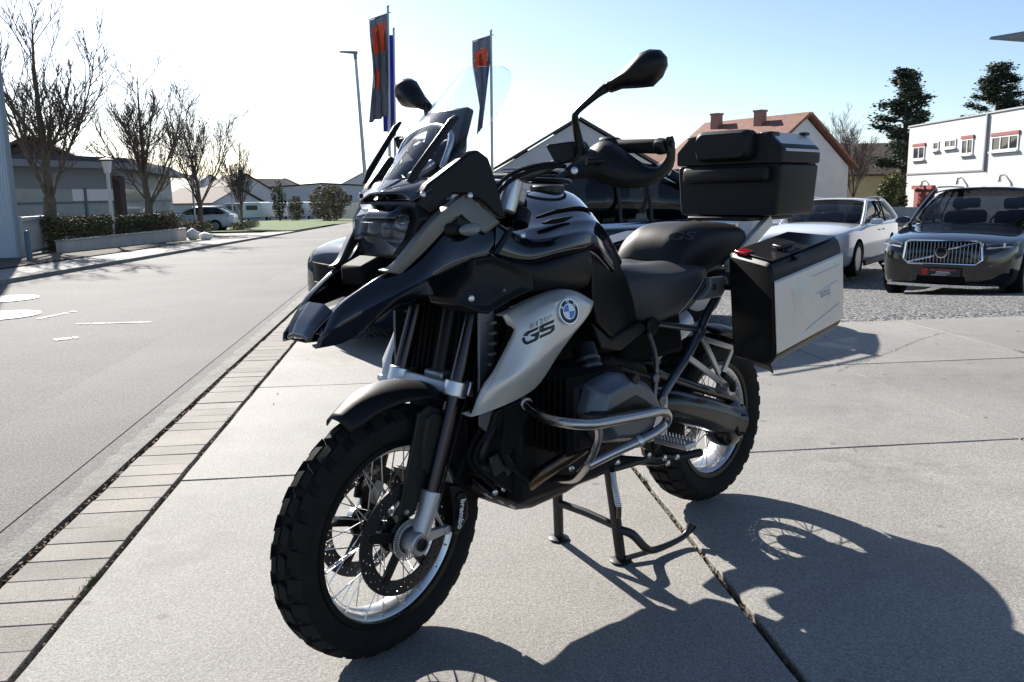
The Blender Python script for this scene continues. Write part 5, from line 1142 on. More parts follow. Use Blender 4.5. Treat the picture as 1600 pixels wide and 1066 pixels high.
# ---- sacks on the pavement
def sack(u, v, rx, rz_, h, label, seed):
    p = G(u, v); r = random.Random(seed); b = MB(); seg = 18; rings = 10; vs = []
    for i in range(rings+1):
        a = math.pi*i/rings
        for k in range(seg):
            g = 2*math.pi*k/seg; q = V((rx*math.sin(a)*math.cos(g), rx*.8*math.sin(a)*math.sin(g), h/2*math.cos(a)+h/2)); q *= 1+.16*noise.noise(q*5+V((seed, 0, 0)))+.06*noise.noise(q*14); q.z = max(0, q.z); vs.append(q)
    b.add(vs, [(i*seg+k, i*seg+(k+1) % seg, (i+1)*seg+(k+1) % seg, (i+1)*seg+k) for i in range(rings) for k in range(seg)])
    o = b.build('rubbish_sack', 'sack', smooth=60); o.location = p; o.rotation_euler = (0, 0, rz_); tag(o, label, 'sack', 'white sacks on the pavement')
sack(302, 377, .22, .3, .46, 'tall white plastic sack leaning at the end of the low wall', 2); sack(322, 376, .30, 1.2, .30, 'wide low white plastic sack beside the taller sack', 4); sack(312, 374, .14, .6, .30, 'small white sack squeezed behind the two larger sacks', 6)
# ---- bare trees in a row
def bare_tree(name, base, h, spread, seed, label, group=None, trunk_r=.17, limbs=8, m='bark', clear=.22):
    r = random.Random(seed); e = empty(name, base); tag(e, label, 'tree', group); tr = MB(); tw = MB()
    def shoot(mb, p, d, L, r0, r1, n, seg, wob, lift):
        pts = [p]; q = p.copy(); dd = d.copy()
        for i in range(n):
            dd = (dd+V((r.uniform(-wob, wob), r.uniform(-wob, wob), lift))).normalized(); q = q+dd*(L/n); pts.append(q.copy())
        mb.tube(pts, [r0+(r1-r0)*i/n for i in range(n+1)], seg, cap=False); return pts
    def at(pts, f): i = min(len(pts)-2, int(f*(len(pts)-1))); g = f*(len(pts)-1)-i; return pts[i].lerp(pts[i+1], g), (pts[i+1]-pts[i]).normalized()
    def side(d, tilt):
        a = r.uniform(0, 6.283); s_ = V((math.cos(a), math.sin(a), 0)); s_ = (s_-d*s_.dot(d)).normalized(); return (d*math.cos(tilt)+s_*math.sin(tilt)).normalized()
    tp = [V((0, 0, -.3)), V((0, 0, .15)), V((r.uniform(-.04, .04), r.uniform(-.04, .04), h*clear*.6)), V((r.uniform(-.06, .06), 0, h*clear))]
    tr.tube(tp, [trunk_r*1.35, trunk_r, trunk_r*.9, trunk_r*.8], 10, cap=False)
    lead = shoot(tr, tp[-1], V((r.uniform(-.05, .05), r.uniform(-.05, .05), 1)).normalized(), h*(1-clear)*.86, trunk_r*.62, .015, 8, 7, .10, .05)
    scaff = [(lead, h*.8)]
    for j in range(limbs):
        a = 6.283*(j*.382*1.0)+r.uniform(-.3, .3); t = r.uniform(.35, .75)*spread; f = r.uniform(.82, 1.0) if j < limbs*.6 else None
        p = tp[-1]*f if f else at(lead, r.uniform(.05, .4))[0]; L = h*r.uniform(.46, .66)*(1 if f else .75)
        scaff.append((shoot(tr, p, V((math.cos(a)*math.sin(t), math.sin(a)*math.sin(t), math.cos(t))), L, trunk_r*r.uniform(.24, .34), .010, 7, 6, .11, .085), L))
    for pts, L in scaff:
        for k in range(r.randint(15, 20)):
            f = r.uniform(.18, .97); p, d = at(pts, f); L2 = L*r.uniform(.22, .46)*(1.15-.6*f); s1 = shoot(tw, p, side(d, r.uniform(.4, .95)), L2, .017*(1.3-.6*f), .008, 5, 4, .12, .13)
            for q in range(r.randint(5, 8)):
                p2, d2 = at(s1, r.uniform(.15, 1)); L3 = L2*r.uniform(.25, .55); s2 = shoot(tw, p2, side(d2, r.uniform(.3, .8)), L3, .010, .006, 3, 3, .13, .12)
                for q2 in range(2):
                    p3, d3 = at(s2, r.uniform(.3, 1)); shoot(tw, p3, side(d3, r.uniform(.3, .7)), L3*r.uniform(.3, .6), .007, .005, 2, 3, .12, .12)
    tr.build('trunk', m, e, smooth=60, weld=False); tw.build('crown', 'twig', e, smooth=60, weld=False)
def tpos(u, y): q = D(u, 320, y); return V((q.x, q.y, zg(q.x, q.y)))
for u, y, h, sp, seed, lab, tr_ in ((76, 24, 7.0, 1.0, 11, 'broad bare street tree with mossy forked trunk beside the gate', .20), (232, 33, 6.9, .95, 12, 'bare street tree rising behind the hedge before the glass pavilion', .17), (312, 43, 6.9, .8, 13, 'bare street tree with dense upright branches over the white estate car', .15), (376, 52, 5.4, .7, 14, 'slender bare street tree at the edge of the grass', .11)):
    bare_tree('bare_tree', tpos(u, y), h, sp, seed, lab, 'bare trees along the far pavement', tr_)
# ---- lanterns
def lantern(u, y, h, label):
    p = tpos(u, y); e = empty('street_lantern', p); tag(e, label, 'street lamp')
    b = MB(); b.tube([V((0, 0, -.2)), V((0, 0, h-.45))], [.06, .05], 12); b.build('post', 'galvanised', e)
    b = MB(); b.lathe([(.05, h-.45), (.10, h-.40), (.15, h-.05), (.05, h-.05)], axis='z', seg=12); b.build('lantern_glass', 'window_frame', e)
    b = MB(); b.lathe([(0, h+.06), (.22, h), (.22, h-.04), (.05, h-.05)], axis='z', seg=12); b.build('lantern_cap', 'roof_dark', e)
lantern(173, 27, 2.75, 'park lantern with flat cap before the glass pavilion'); lantern(303, 44, 3.0, 'farther lantern behind the bare trees above the parked estate'); lantern(363, 55, 3.0, 'small lantern near the slender tree by the grass')
# ---- glass pavilion
c0 = tpos(185, 37); e = empty('glass_pavilion', c0, 0); tag(e, 'low glass fronted pavilion with wide overhanging flat roof behind the bare trees', 'building')
fdir = (D(85, 320, 34)-D(185, 320, 37)); fdir.z = 0; fl_ = fdir.length+2; fdir = fdir.normalized(); sdir = (D(270, 320, 52)-D(185, 320, 37)); sdir.z = 0; sl_ = sdir.length; sdir = sdir.normalized()
def pav(name, o, dr, a0, a1, z0, z1, m, th=.06, par=None, oo=0):
    nn = V((dr.y, -dr.x, 0)); 
    if nn.y > 0: nn = -nn
    b = MB(); f = lambda a, z, t: dr*a+V((0, 0, z))+nn*(t+oo); b.hexa([f(a0, z0, 0), f(a1, z0, 0), f(a1, z1, 0), f(a0, z1, 0)], [f(a0, z0, th), f(a1, z0, th), f(a1, z1, th), f(a0, z1, th)]); return b.build(name, m, par or e, smooth=0)
H = 2.15
mat('pavilion_glass', (.34, .38, .365), .12, spec=.8, var=.3, vscale=.4)  # pale base colour paints the bright reflections into the panes
for dr, L in ((fdir, fl_), (sdir, sl_)):
    pav('wall', e, dr, 0, L, -.3, .35, 'plaster_grey', .05); pav('wall', e, dr, 0, L, H, H+.85, 'fence_grey', .04)
    g = pav('glazing', e, dr, .1, L, .35, H, 'pavilion_glass', .03)
    nb = int(L/1.5)
    for k in range(nb+1): pav('mullion', e, dr, L*k/nb-.05, L*k/nb+.05, .3, H+.05, 'blue_steel', .10, g)
    for z in (1.0, 1.6): pav('transom', e, dr, .1, L, z-.035, z+.035, 'blue_steel', .08, g)
    pav('blind', e, dr, L*.05, L*.45, 1.66, H-.02, 'window_frame', .045, g)
b = MB(); b.box((0, 0, 1.2), (.5, .5, 3.0)); b.build('corner_pier', 'timber_dark', e)
A_, B_, C_ = fdir*(fl_+.5)-sdir*1.0-fdir*0, -fdir*1.2-sdir*1.2, sdir*(sl_+.8)-fdir*1.2; b = MB(); q4 = [fdir*(fl_+.5)-sdir*1.3, -fdir*1.3-sdir*1.3, -fdir*1.3+sdir*(sl_+.8), fdir*(fl_+.5)+sdir*(sl_+.8)]
b.hexa([x+V((0, 0, H+.82)) for x in q4], [x+V((0, 0, H+1.08)) for x in q4]); b.build('roof', 'fence_grey', e, smooth=0)
b = MB(); q5 = [x*.9 for x in q4]; b.hexa([x+V((0, 0, H+1.08)) for x in q5], [x*.8+V((0, 0, H+1.3)) for x in q5]); b.build('roof_deck', 'roof_dark', e, smooth=0)
# brown house behind the first tree
p = tpos(45, 44); house('brown_house', 'dark brown roofed house half hidden behind the broad bare tree', 'house', p+V((-1, 4, 0)), rad(20), 9, 9, 2.6, 2.3, 'timber_dark', 'roof_brown', wins=(('y-', 1.5, 1.6, 1.0, 1.0), ('y-', -1.5, 1.6, 1.0, 1.0)))
# ---- caravans, fence and houses in the distance
def caravan(u0, u1, y, label, m='caravan_white', rzv=0.0, h=2.45):
    a, c = tpos(u0, y), tpos(u1, y); w = (c-a).length; e = empty('caravan', (a+c)/2, rzv); tag(e, label, 'caravan', 'caravans parked beyond the grass')
    pr_ = [(-w/2, .45), (w/2, .45), (w/2, 1.5), (w/2-.12, h-.1), (w/2-.4, h), (-w/2+.4, h), (-w/2+.12, h-.1), (-w/2, 1.5)]
    b = MB(); b.loft([[V((x, y_, z)) for x, z in pr_] for y_ in (0, 5)]); b.build('body', m, e, smooth=30, bevel=.08)
    b = MB(); b.box((0, -.02, 1.75), (w*.55, .05, .6)); b.build('window', 'window_glass', e, bevel=.02)
    b = MB(); b.box((0, .02, .38), (w*.9, .1, .25)); b.build('skirt', 'fence_grey', e)
    for sd in (-1, 1): b = MB(); b.lathe([(0, -.1), (.3, -.1), (.32, 0), (.3, .1), (0, .1)], c=(sd*w*.45, 2.3, .32), axis='x', seg=16); b.build('wheel', 'rubber', e)
for u0, u1, y, lab, m in ((350, 372, 118, 'blue-grey covered caravan at the end of the row', 'fence_grey'), (377, 409, 112, 'broad white caravan with wide window by the slender tree', 'caravan_white'), (412, 440, 122, 'white caravan with bluish door side, middle of the row', 'caravan_white'), (449, 477, 118, 'white caravan with small dark window near the willow', 'caravan_white'), (480, 502, 128, 'grey caravan beside the metal fence', 'fence_grey')): caravan(u0, u1, y, lab, m)
fa, fb_ = G(503, 341), G(600, 345); e = empty('metal_fence', fa); tag(e, 'tall grey sheet metal fence closing the end of the grass', 'fence'); d = fb_-fa; L = d.length; d = d.normalized(); k = 0
while k*1.2 < L:
    b = MB(); M = rz(math.atan2(d.y, d.x)); b.box(d*(k*1.2+.6)+V((0, 0, 1.05)), (1.17, .06, 2.1), M); b.box(d*(k*1.2+.6)+V((0, 0, 1.05))-V((d.y, -d.x, 0))*.0, (.12, .12, 2.1), M); b.build('fence_panel', 'fence_grey', e, smooth=0); k += 1
def far_house(u, y, w, d, h, rh, rot, wall, roof, label, wins=(), chim=(), zoff=0): p = tpos(u, y); return house('far_house', label, 'house', p+V((0, 0, zoff)), rot, w, d, h, rh, wall, roof, wins, chim=chim, group='houses in the distance')
far_house(370, 150, 11, 12, 4.2, 3.4, rad(35), 'plaster_white', 'roof_brown', 'white gabled far house behind the caravans', (('y-', -2, 2.2, 1.2, 1.3), ('y-', 2, 2.2, 1.2, 1.3), ('y-', 0, 4.6, 1.2, 1.2)))
far_house(415, 170, 10, 10, 4.6, 3.0, rad(-25), 'plaster_white', 'roof_dark', 'small white far house with grey roof beside the conifer', (('y-', -2, 2.4, 1.3, 1.4), ('y-', 2, 2.4, 1.3, 1.4)))
far_house(330, 130, 16, 9, 2.6, 2.2, rad(80), 'plaster_grey', 'roof_brown', 'long low brown roofed far house behind the estate car', ())
far_house(300, 180, 14, 12, 5.5, 3.5, rad(60), 'plaster_grey', 'roof_dark', 'pale far house with dark roof between two bare trees', (('y-', 0, 3.5, 1.3, 1.4),))
far_house(508, 165, 22, 11, 5.6, .7, rad(8), 'plaster_white', 'roof_dark', 'long white flat roofed far building behind the willow', tuple(('y-', -8+3.2*k, 3.6, 1.5, 1.3) for k in range(6)))
far_house(548, 200, 14, 12, 6.5, 3.2, rad(40), 'plaster_grey', 'roof_dark', 'grey far house at the edge of the lamp post', ())
far_house(450, 230, 14, 12, 6.5, 3.4, rad(10), 'plaster_grey', 'roof_brown', 'hazy brown roofed far house up the slope', ())
# hills
b = MB(); rows = []
for y, hz in ((420, 0), (520, 9), (700, 20), (900, 26), (1100, 18)):
    rows.append([V((x, y, drop(y)-3+(hz*(.8+.5*noise.noise(V((x*.004, y*.003, 1)))) if hz else 0)+(1.8*noise.noise(V((x*.05, y*.05, 2))) if hz else 0))) for x in range(-900, 901, 12)])
b.grid(rows); tag(b.build('wooded_hill', 'hill_wood', smooth=0), kind='structure')
# ---- conifers, willow, bushes
def leafy(name, base, fn, n, sz, mats, label, cat, trunk=None, seed=1, group=None):
    e = empty(name, base); tag(e, label, cat, group)
    if trunk: b = MB(); b.tube(trunk[0], trunk[1], 8, cap=False); b.build('trunk', 'bark_dark', e)
    leafcloud('crown', fn, n, sz, mats, None, None, parent=e, seed=seed); return e
def blob(cx, cz, rx, rz2, dens=.5):
    def fn(r):
        while True:
            q = V((r.uniform(-1, 1), r.uniform(-1, 1), r.uniform(-1, 1)))
            if q.length < 1 and (q.length > .35 or r.random() < .3):
                n_ = noise.noise(q*2.3+V((cx, cz, rx)))
                if n_ > -.15+ .25*(q.length-.5): return V((cx+q.x*rx, q.y*rx, cz+q.z*rz2))
    return fn
p = tpos(515, 95); leafy('willow_bush', p, blob(0, 2.0, 2.4, 2.1), 6000, .13, ['willow', 'hedge_brown'], 'round yellow-green willow bush before the long white building', 'bush', seed=21)
p = tpos(436, 105); leafy('small_conifer', p, blob(0, 2.5, .9, 2.5), 2500, .12, ['hedge_leaf', 'pine_needle'], 'narrow dark conifer standing among the caravans', 'tree', ([V((0, 0, 0)), V((0, 0, 4))], [.12, .03]), seed=22)
p = tpos(462, 108); leafy('small_bush', p, blob(0, 1.5, 1.1, 1.6), 2000, .12, ['willow', 'twig'], 'leafless ochre bush between two caravans', 'bush', seed=23)
def pine(u, y, h, w, label, seed, clear=.35, vb=320):
    p = tpos(u, y); r = random.Random(seed); e = empty('pine_tree', p); tag(e, label, 'tree'); b = MB(); lean = r.uniform(-.3, .3)
    b.tube([V((0, 0, -1)), V((lean*.4, 0, h*.5)), V((lean, 0, h*.97))], [.26, .17, .04], 8, cap=False); clumps = []
    tr = b
    for k in range(46):
        f = clear+(1-clear)*(k+.5)/46; z = h*f; a = r.uniform(0, 6.28); prof = (1-((f-clear)/(1-clear))**1.5)*.75+.18; prof *= .55+.45*math.sin(min(1, (f-clear)/.12+.3)*1.57); L = w*prof*r.uniform(.5, 1.1)
        q = V((lean*f, 0, z)); e2 = q+V((math.cos(a)*L, math.sin(a)*L, r.uniform(.0, .35)*L)); tr.tube([q, q.lerp(e2, .6)+V((0, 0, -.05*L)), e2], [.06, .04, .02], 5, cap=False)
        for t in (.45, .7, .95): clumps.append((q.lerp(e2, t), r.uniform(.35, .7)*w/3.2))
    tr.build('trunk', 'bark_dark', e, smooth=60, weld=False)
    def fn(rr):
        c, s_ = rr.choice(clumps); q = V((rr.gauss(0, .45), rr.gauss(0, .45), rr.gauss(0, .24))); return c+q*s_*1.15
    leafcloud('crown', fn, 22000, .12, ['pine_needle', 'pine_needle'], None, None, parent=e, seed=seed)
pine(1411, 58, 9.6, 2.9, 'tall pine with bare lower trunk beside the white flat roofed building', 31, .30); pine(1548, 72, 12.0, 3.3, 'broad pine crown rising behind the white flat roofed building', 32, .45)
bare_tree('bare_birch', tpos(1308, 70), 8.2, .75, 41, 'pale bare tree behind the ridge of the red roofed house', None, .10, 7, 'bark', .3); bare_tree('bare_garden_tree', tpos(1333, 52), 5.6, .8, 42, 'bare garden tree in front of the small beige house', None, .10, 7, 'bark_dark', .25)
p = tpos(1393, 46); leafy('garden_bush', p, blob(0, 1.2, .78, 1.5), 4500, .10, ['bush_green', 'willow'], 'feathery green bush against the corner of the white building', 'bush', seed=33)
# ---- houses on the right and centre
p = tpos(893, 50); house('gabled_house', 'grey-white gabled house with dark verges behind the handlebar', 'house', p+V((0, 6, 0)), rad(4), 9.6, 12, 3.2, 2.75, 'plaster_grey', 'roof_dark', wins=(('y-', 1.3, 4.0, .9, .9),), over=.25)
p = tpos(806, 55); e = house('balcony_house', 'recessed house wing with balcony beside the gabled house', 'house', p+V((.4, 8, 0)), rad(4), 6.5, 10, 2.9, 1.7, 'plaster_white', 'roof_dark', over=.4, wins=(('y-', 0, 2.3, 1.3, 1.5),))
p = tpos(1245, 44); house('red_roofed_house', 'white gabled house with red tiled roof and two chimneys behind the top case', 'house', p+V((-1.55, 2.6, 0)), rad(34), 7.6, 6.4, 2.9, 2.45, 'plaster_white', 'roof_red', wins=(('y-', .6, 2.9, .8, .5),), chim=((-.6, 2.2, 5.3, 1.3), (-.7, -.9, 5.2, 1.3)), over=.35)
p = tpos(1022, 62); house('orange_roofed_house', 'small white house with orange tiled roof seen past the hand guard', 'house', p+V((0, 5, 0)), rad(50), 8, 10, 2.6, 2.3, 'plaster_white', 'roof_red', wins=(('y-', 0, 1.8, 1, 1),))
p = tpos(1332, 66); house('beige_house', 'small beige house with brown roof behind the bare garden tree', 'house', p+V((0, 5, 0)), rad(20), 7, 8, 2.6, 1.6, 'plaster_yellow', 'roof_brown')
p = tpos(1384, 60); house('yellow_house', 'yellow house with brown roof and dark balcony window behind the green bush', 'house', p+V((0, 5, 0)), rad(88), 9, 6.5, 2.9, 2.2, 'plaster_yellow', 'roof_brown', wins=(('x+', 0, 1.6, 1.6, 1.2),))
b = MB(); r1_, r2_ = tpos(1378, 42), tpos(1440, 40); dd = (r2_-r1_); b.box((0, 0, .3), (dd.length, .3, .9), rz(math.atan2(dd.y, dd.x))); o = b.build('garden_wall', 'wall_stone', bevel=.03); o.location = (r1_+r2_)/2; tag(o, 'low stone garden wall at the foot of the green bush', 'wall')
# white flat roofed building
a0 = D(1414, 320, 47); a1 = D(1600, 320, 36); a0.z = a1.z = 0; e = empty('white_building', a0); tag(e, 'white two storey flat roofed building with red shutters and roller boxes', 'building')
d = a1-a0; L = 26; d = d.normalized(); n = V((d.y, -d.x, 0)); 
if n.x > 0: n = -n
def zt(u, v, y): return D(u, v, y).z
hw_ = zt(1414, 199, 47); b = MB(); f = lambda s, z, o=0: d*s+V((0, 0, z))+n*o
b.hexa([f(0, -2), f(L, -2), f(L, -2, -12), f(0, -2, -12)], [f(0, hw_), f(L, hw_), f(L, hw_, -12), f(0, hw_, -12)]); wl = b.build('wall', 'concrete_panel', e, smooth=0)
b = MB(); b.hexa([f(-.06, hw_, .06), f(L, hw_, .06), f(L, hw_, -12), f(-.06, hw_, -12)], [f(-.06, hw_+.07, .06), f(L, hw_+.07, .06), f(L, hw_+.07, -12), f(-.06, hw_+.07, -12)]); b.build('parapet', 'galvanised', e, smooth=0)
def onwall(u, v):   # distance along the facade and height where the ray meets it
    rr = ray(u, v); t = (V((a0.x, a0.y, 0))-V((0, 0, 0))).dot(n)/rr.dot(n); q = V((0, 0, CAM_H))+rr*t; return (q-a0).dot(d), q.z
for (u0, u1, v0, v1, bars, sh) in ((1428, 1446, 230, 250, 1, 1), (1459, 1468, 222, 235, 0, 0), (1477, 1495, 219, 232, 1, 0), (1504, 1522, 218, 242, 1, 1), (1551, 1593, 214, 237, 2, 1)):
    s0, zt_ = onwall(u0, v0); s1, _ = onwall(u1, v0); _, zb_ = onwall(u0, v1); window(wl, (d*((s0+s1)/2)+V((0, 0, (zt_+zb_)/2)), d, n), s1-s0, zt_-zb_, bars=bars, shutter='red_shutter' if sh else None)
s0, zt_ = onwall(1430, 296); s1, _ = onwall(1460, 296); b = MB(); b.hexa([f(s0, -1, .0), f(s1, -1, .0), f(s1, zt_, .0), f(s0, zt_, .0)], [f(s0, -1, .05), f(s1, -1, .05), f(s1, zt_, .05), f(s0, zt_, .05)]); dr_ = b.build('door', 'red_shutter', wl, smooth=0)
for k in range(1, 4): s_ = s0+(s1-s0)*k/4; b = MB(); b.hexa([f(s_-.012, -1, .05), f(s_+.012, -1, .05), f(s_+.012, zt_, .05), f(s_-.012, zt_, .05)], [f(s_-.012, -1, .062), f(s_+.012, -1, .062), f(s_+.012, zt_, .062), f(s_-.012, zt_, .062)]); b.build('door_batten', 'red_shutter', dr_, smooth=0)
b = MB(); b.hexa([f(s0-.05, zt_, .0), f(s1+.05, zt_, .0), f(s1+.05, zt_+.2, .0), f(s0-.05, zt_+.2, 0)], [f(s0-.05, zt_, .18), f(s1+.05, zt_, .18), f(s1+.05, zt_+.2, .18), f(s0-.05, zt_+.2, .18)]); b.build('roller_box', 'red_shutter', dr_, smooth=0)
for u, v in ((1447, 290), (1503, 286), (1570, 282)): s_, z_ = onwall(u, v); b = MB(); b.tube([f(s_, z_+.25, .02), f(s_+.05, z_+.2, .25), f(s_+.1, z_-.05, .3)], [.03, .06, .09], 8); b.build('wall_lamp', 'galvanised', wl)
s_, z_ = onwall(1536, 300); _, zl = onwall(1536, 266); b = MB(); b.box(f(s_, (hw_+zl)/2, .06), (.09, .09, hw_-zl)); b.build('downpipe', 'galvanised', wl); s2, _ = onwall(1418, 273); b = MB(); b.hexa([f(0, zl-.05, 0), f(s_, zl-.05, 0), f(s_, zl+.02, 0), f(0, zl+.02, 0)], [f(0, zl-.05, .04), f(s_, zl-.05, .04), f(s_, zl+.02, .04), f(0, zl+.02, .04)]); b.build('string_course', 'galvanised', wl, smooth=0)
# canopy edge at the right
c_ = D(1545, 62, 9.5); b = MB(); b.hexa([c_, c_+V((6, -1.5, .0)), c_+V((7, 5, 0)), c_+V((2.5, 1.0, 0))], [c_+V((.02, 0, .03)), c_+V((6, -1.5, .75)), c_+V((7, 5, .75)), c_+V((2.5, 1.0, .32))]); o = b.build('canopy_roof', 'fence_grey', smooth=0); tag(o, 'dark edge of a flat canopy roof jutting in above the black car', 'roof')
# ---- street light and flags
p = tpos(572, 40); e = empty('street_light', p); tag(e, 'tall slim grey street light with flat lamp head', 'street lamp'); top = D(555, 84, 40)-p; b = MB(); b.tube([V((0, 0, -.3)), V((0, 0, 3)), V((top.x, top.y, top.z))], [.11, .09, .06], 12); b.build('post', 'galvanised', e)
arm = D(531, 82, 40)-p; b = MB(); b.hexa([top+V((.10, -.1, -.02)), top+V((.10, .1, -.02)), arm+V((0, .12, 0)), arm+V((0, -.12, 0))], [top+V((.10, -.1, .10)), top+V((.10, .1, .10)), arm+V((0, .12, .05)), arm+V((0, -.12, .05))]); b.build('lamp_head', 'fence_grey', e, bevel=.02)
b = MB(); b.tube([top+V((0, 0, -.25)), top+V((0, 0, 0))], [.075, .085], 12); b.build('lamp_joint', 'fence_grey', e)
def flagpole(u, vt, y, label): p = tpos(u, y); t = D(u-2, vt, y)-p; e = empty('flagpole', p); tag(e, label, 'flagpole', 'flagpoles by the road'); b = MB(); b.tube([V((0, 0, -.2)), V((t.x*.5, t.y*.5, t.z*.5)), t], [.06, .05, .04], 10); b.build('pole', 'galvanised', e); b = MB(); b.ball(t, .05); b.build('pole_cap', 'galvanised', e); return p, t
def flag(u0, u1, v0, v1, y, label, mats, seed, pat, bar=None, nb=5, amp=.2, twist=0):
    r = random.Random(seed); b = MB(); n1, n2 = 14, 26; rows = []; mi = []
    for i in range(n2+1):
        f = i/n2; row = []
        for j in range(n1+1):
            g = j/n1; k = 1-.35*f*(1-0)*abs(math.sin(f*2.2)) if twist else 1-.25*math.sin(f*3.1)*.5
            if twist: k = max(.18, 1-1.25*max(0, f-.25)*1.2+ (max(0, f-.7)*1.4))
            u = u1+(u0-u1)*g*k+ (twist*max(0, f-.25)*-18 if twist else 0); v = v0[1]+(v0[0]-v0[1])*g+(v1-v0[1])*f
            p = D(u, v, y); p = p+V((0, amp*math.sin(g*nb*3.14+f*5+seed)*min(1, f*3+.12)+.3*amp*math.sin(g*9+f*11), 0)); row.append(p)
        rows.append(row)
    b.grid(rows); k = 0
    for i in range(n2):
        for j in range(n1): b.mi[k] = pat((j+.5)/n1, (i+.5)/n2); k += 1
    o = b.build('flag', mats, smooth=80, solid=.004); tag(o, label, 'flag')
    if bar: e0, e1 = D(u0-1, v0[0]-1, y), D(u1+4, v0[1]-1, y); b = MB(); b.tube([e0, e1], .018, 8); b.build('flag_bar', 'galvanised', o)
    return o
flagpole(608, 10, 30, 'flagpole of the tall red and grey banner'); flagpole(617, 45, 32, 'flagpole of the blue flag beside the red banner'); flagpole(769, 48, 30, 'flagpole seen through the windscreen with twisted banner')
flag(577, 607, (32, 20), 180, 30, 'tall dark banner with red field hanging in folds from its pole', ['flag_dark', 'flag_red'], 2, lambda g, f: 1 if (.15 < g < .85 and .06 < f < .34) or (.6 < g < .8 and .5 < f < .68) else 0, bar=1)
flag(598, 615, (56, 54), 205, 32, 'limp blue flag hanging behind the red banner', ['flag_blue', 'flag_blue'], 5, lambda g, f: 0, nb=3)
flag(738, 767, (66, 55), 200, 30, 'dark banner with red field twisted round its pole behind the windscreen', ['flag_dark', 'flag_red'], 9, lambda g, f: 1 if .2 < g < .85 and .1 < f < .3 else 0, bar=1, twist=1, amp=.14)
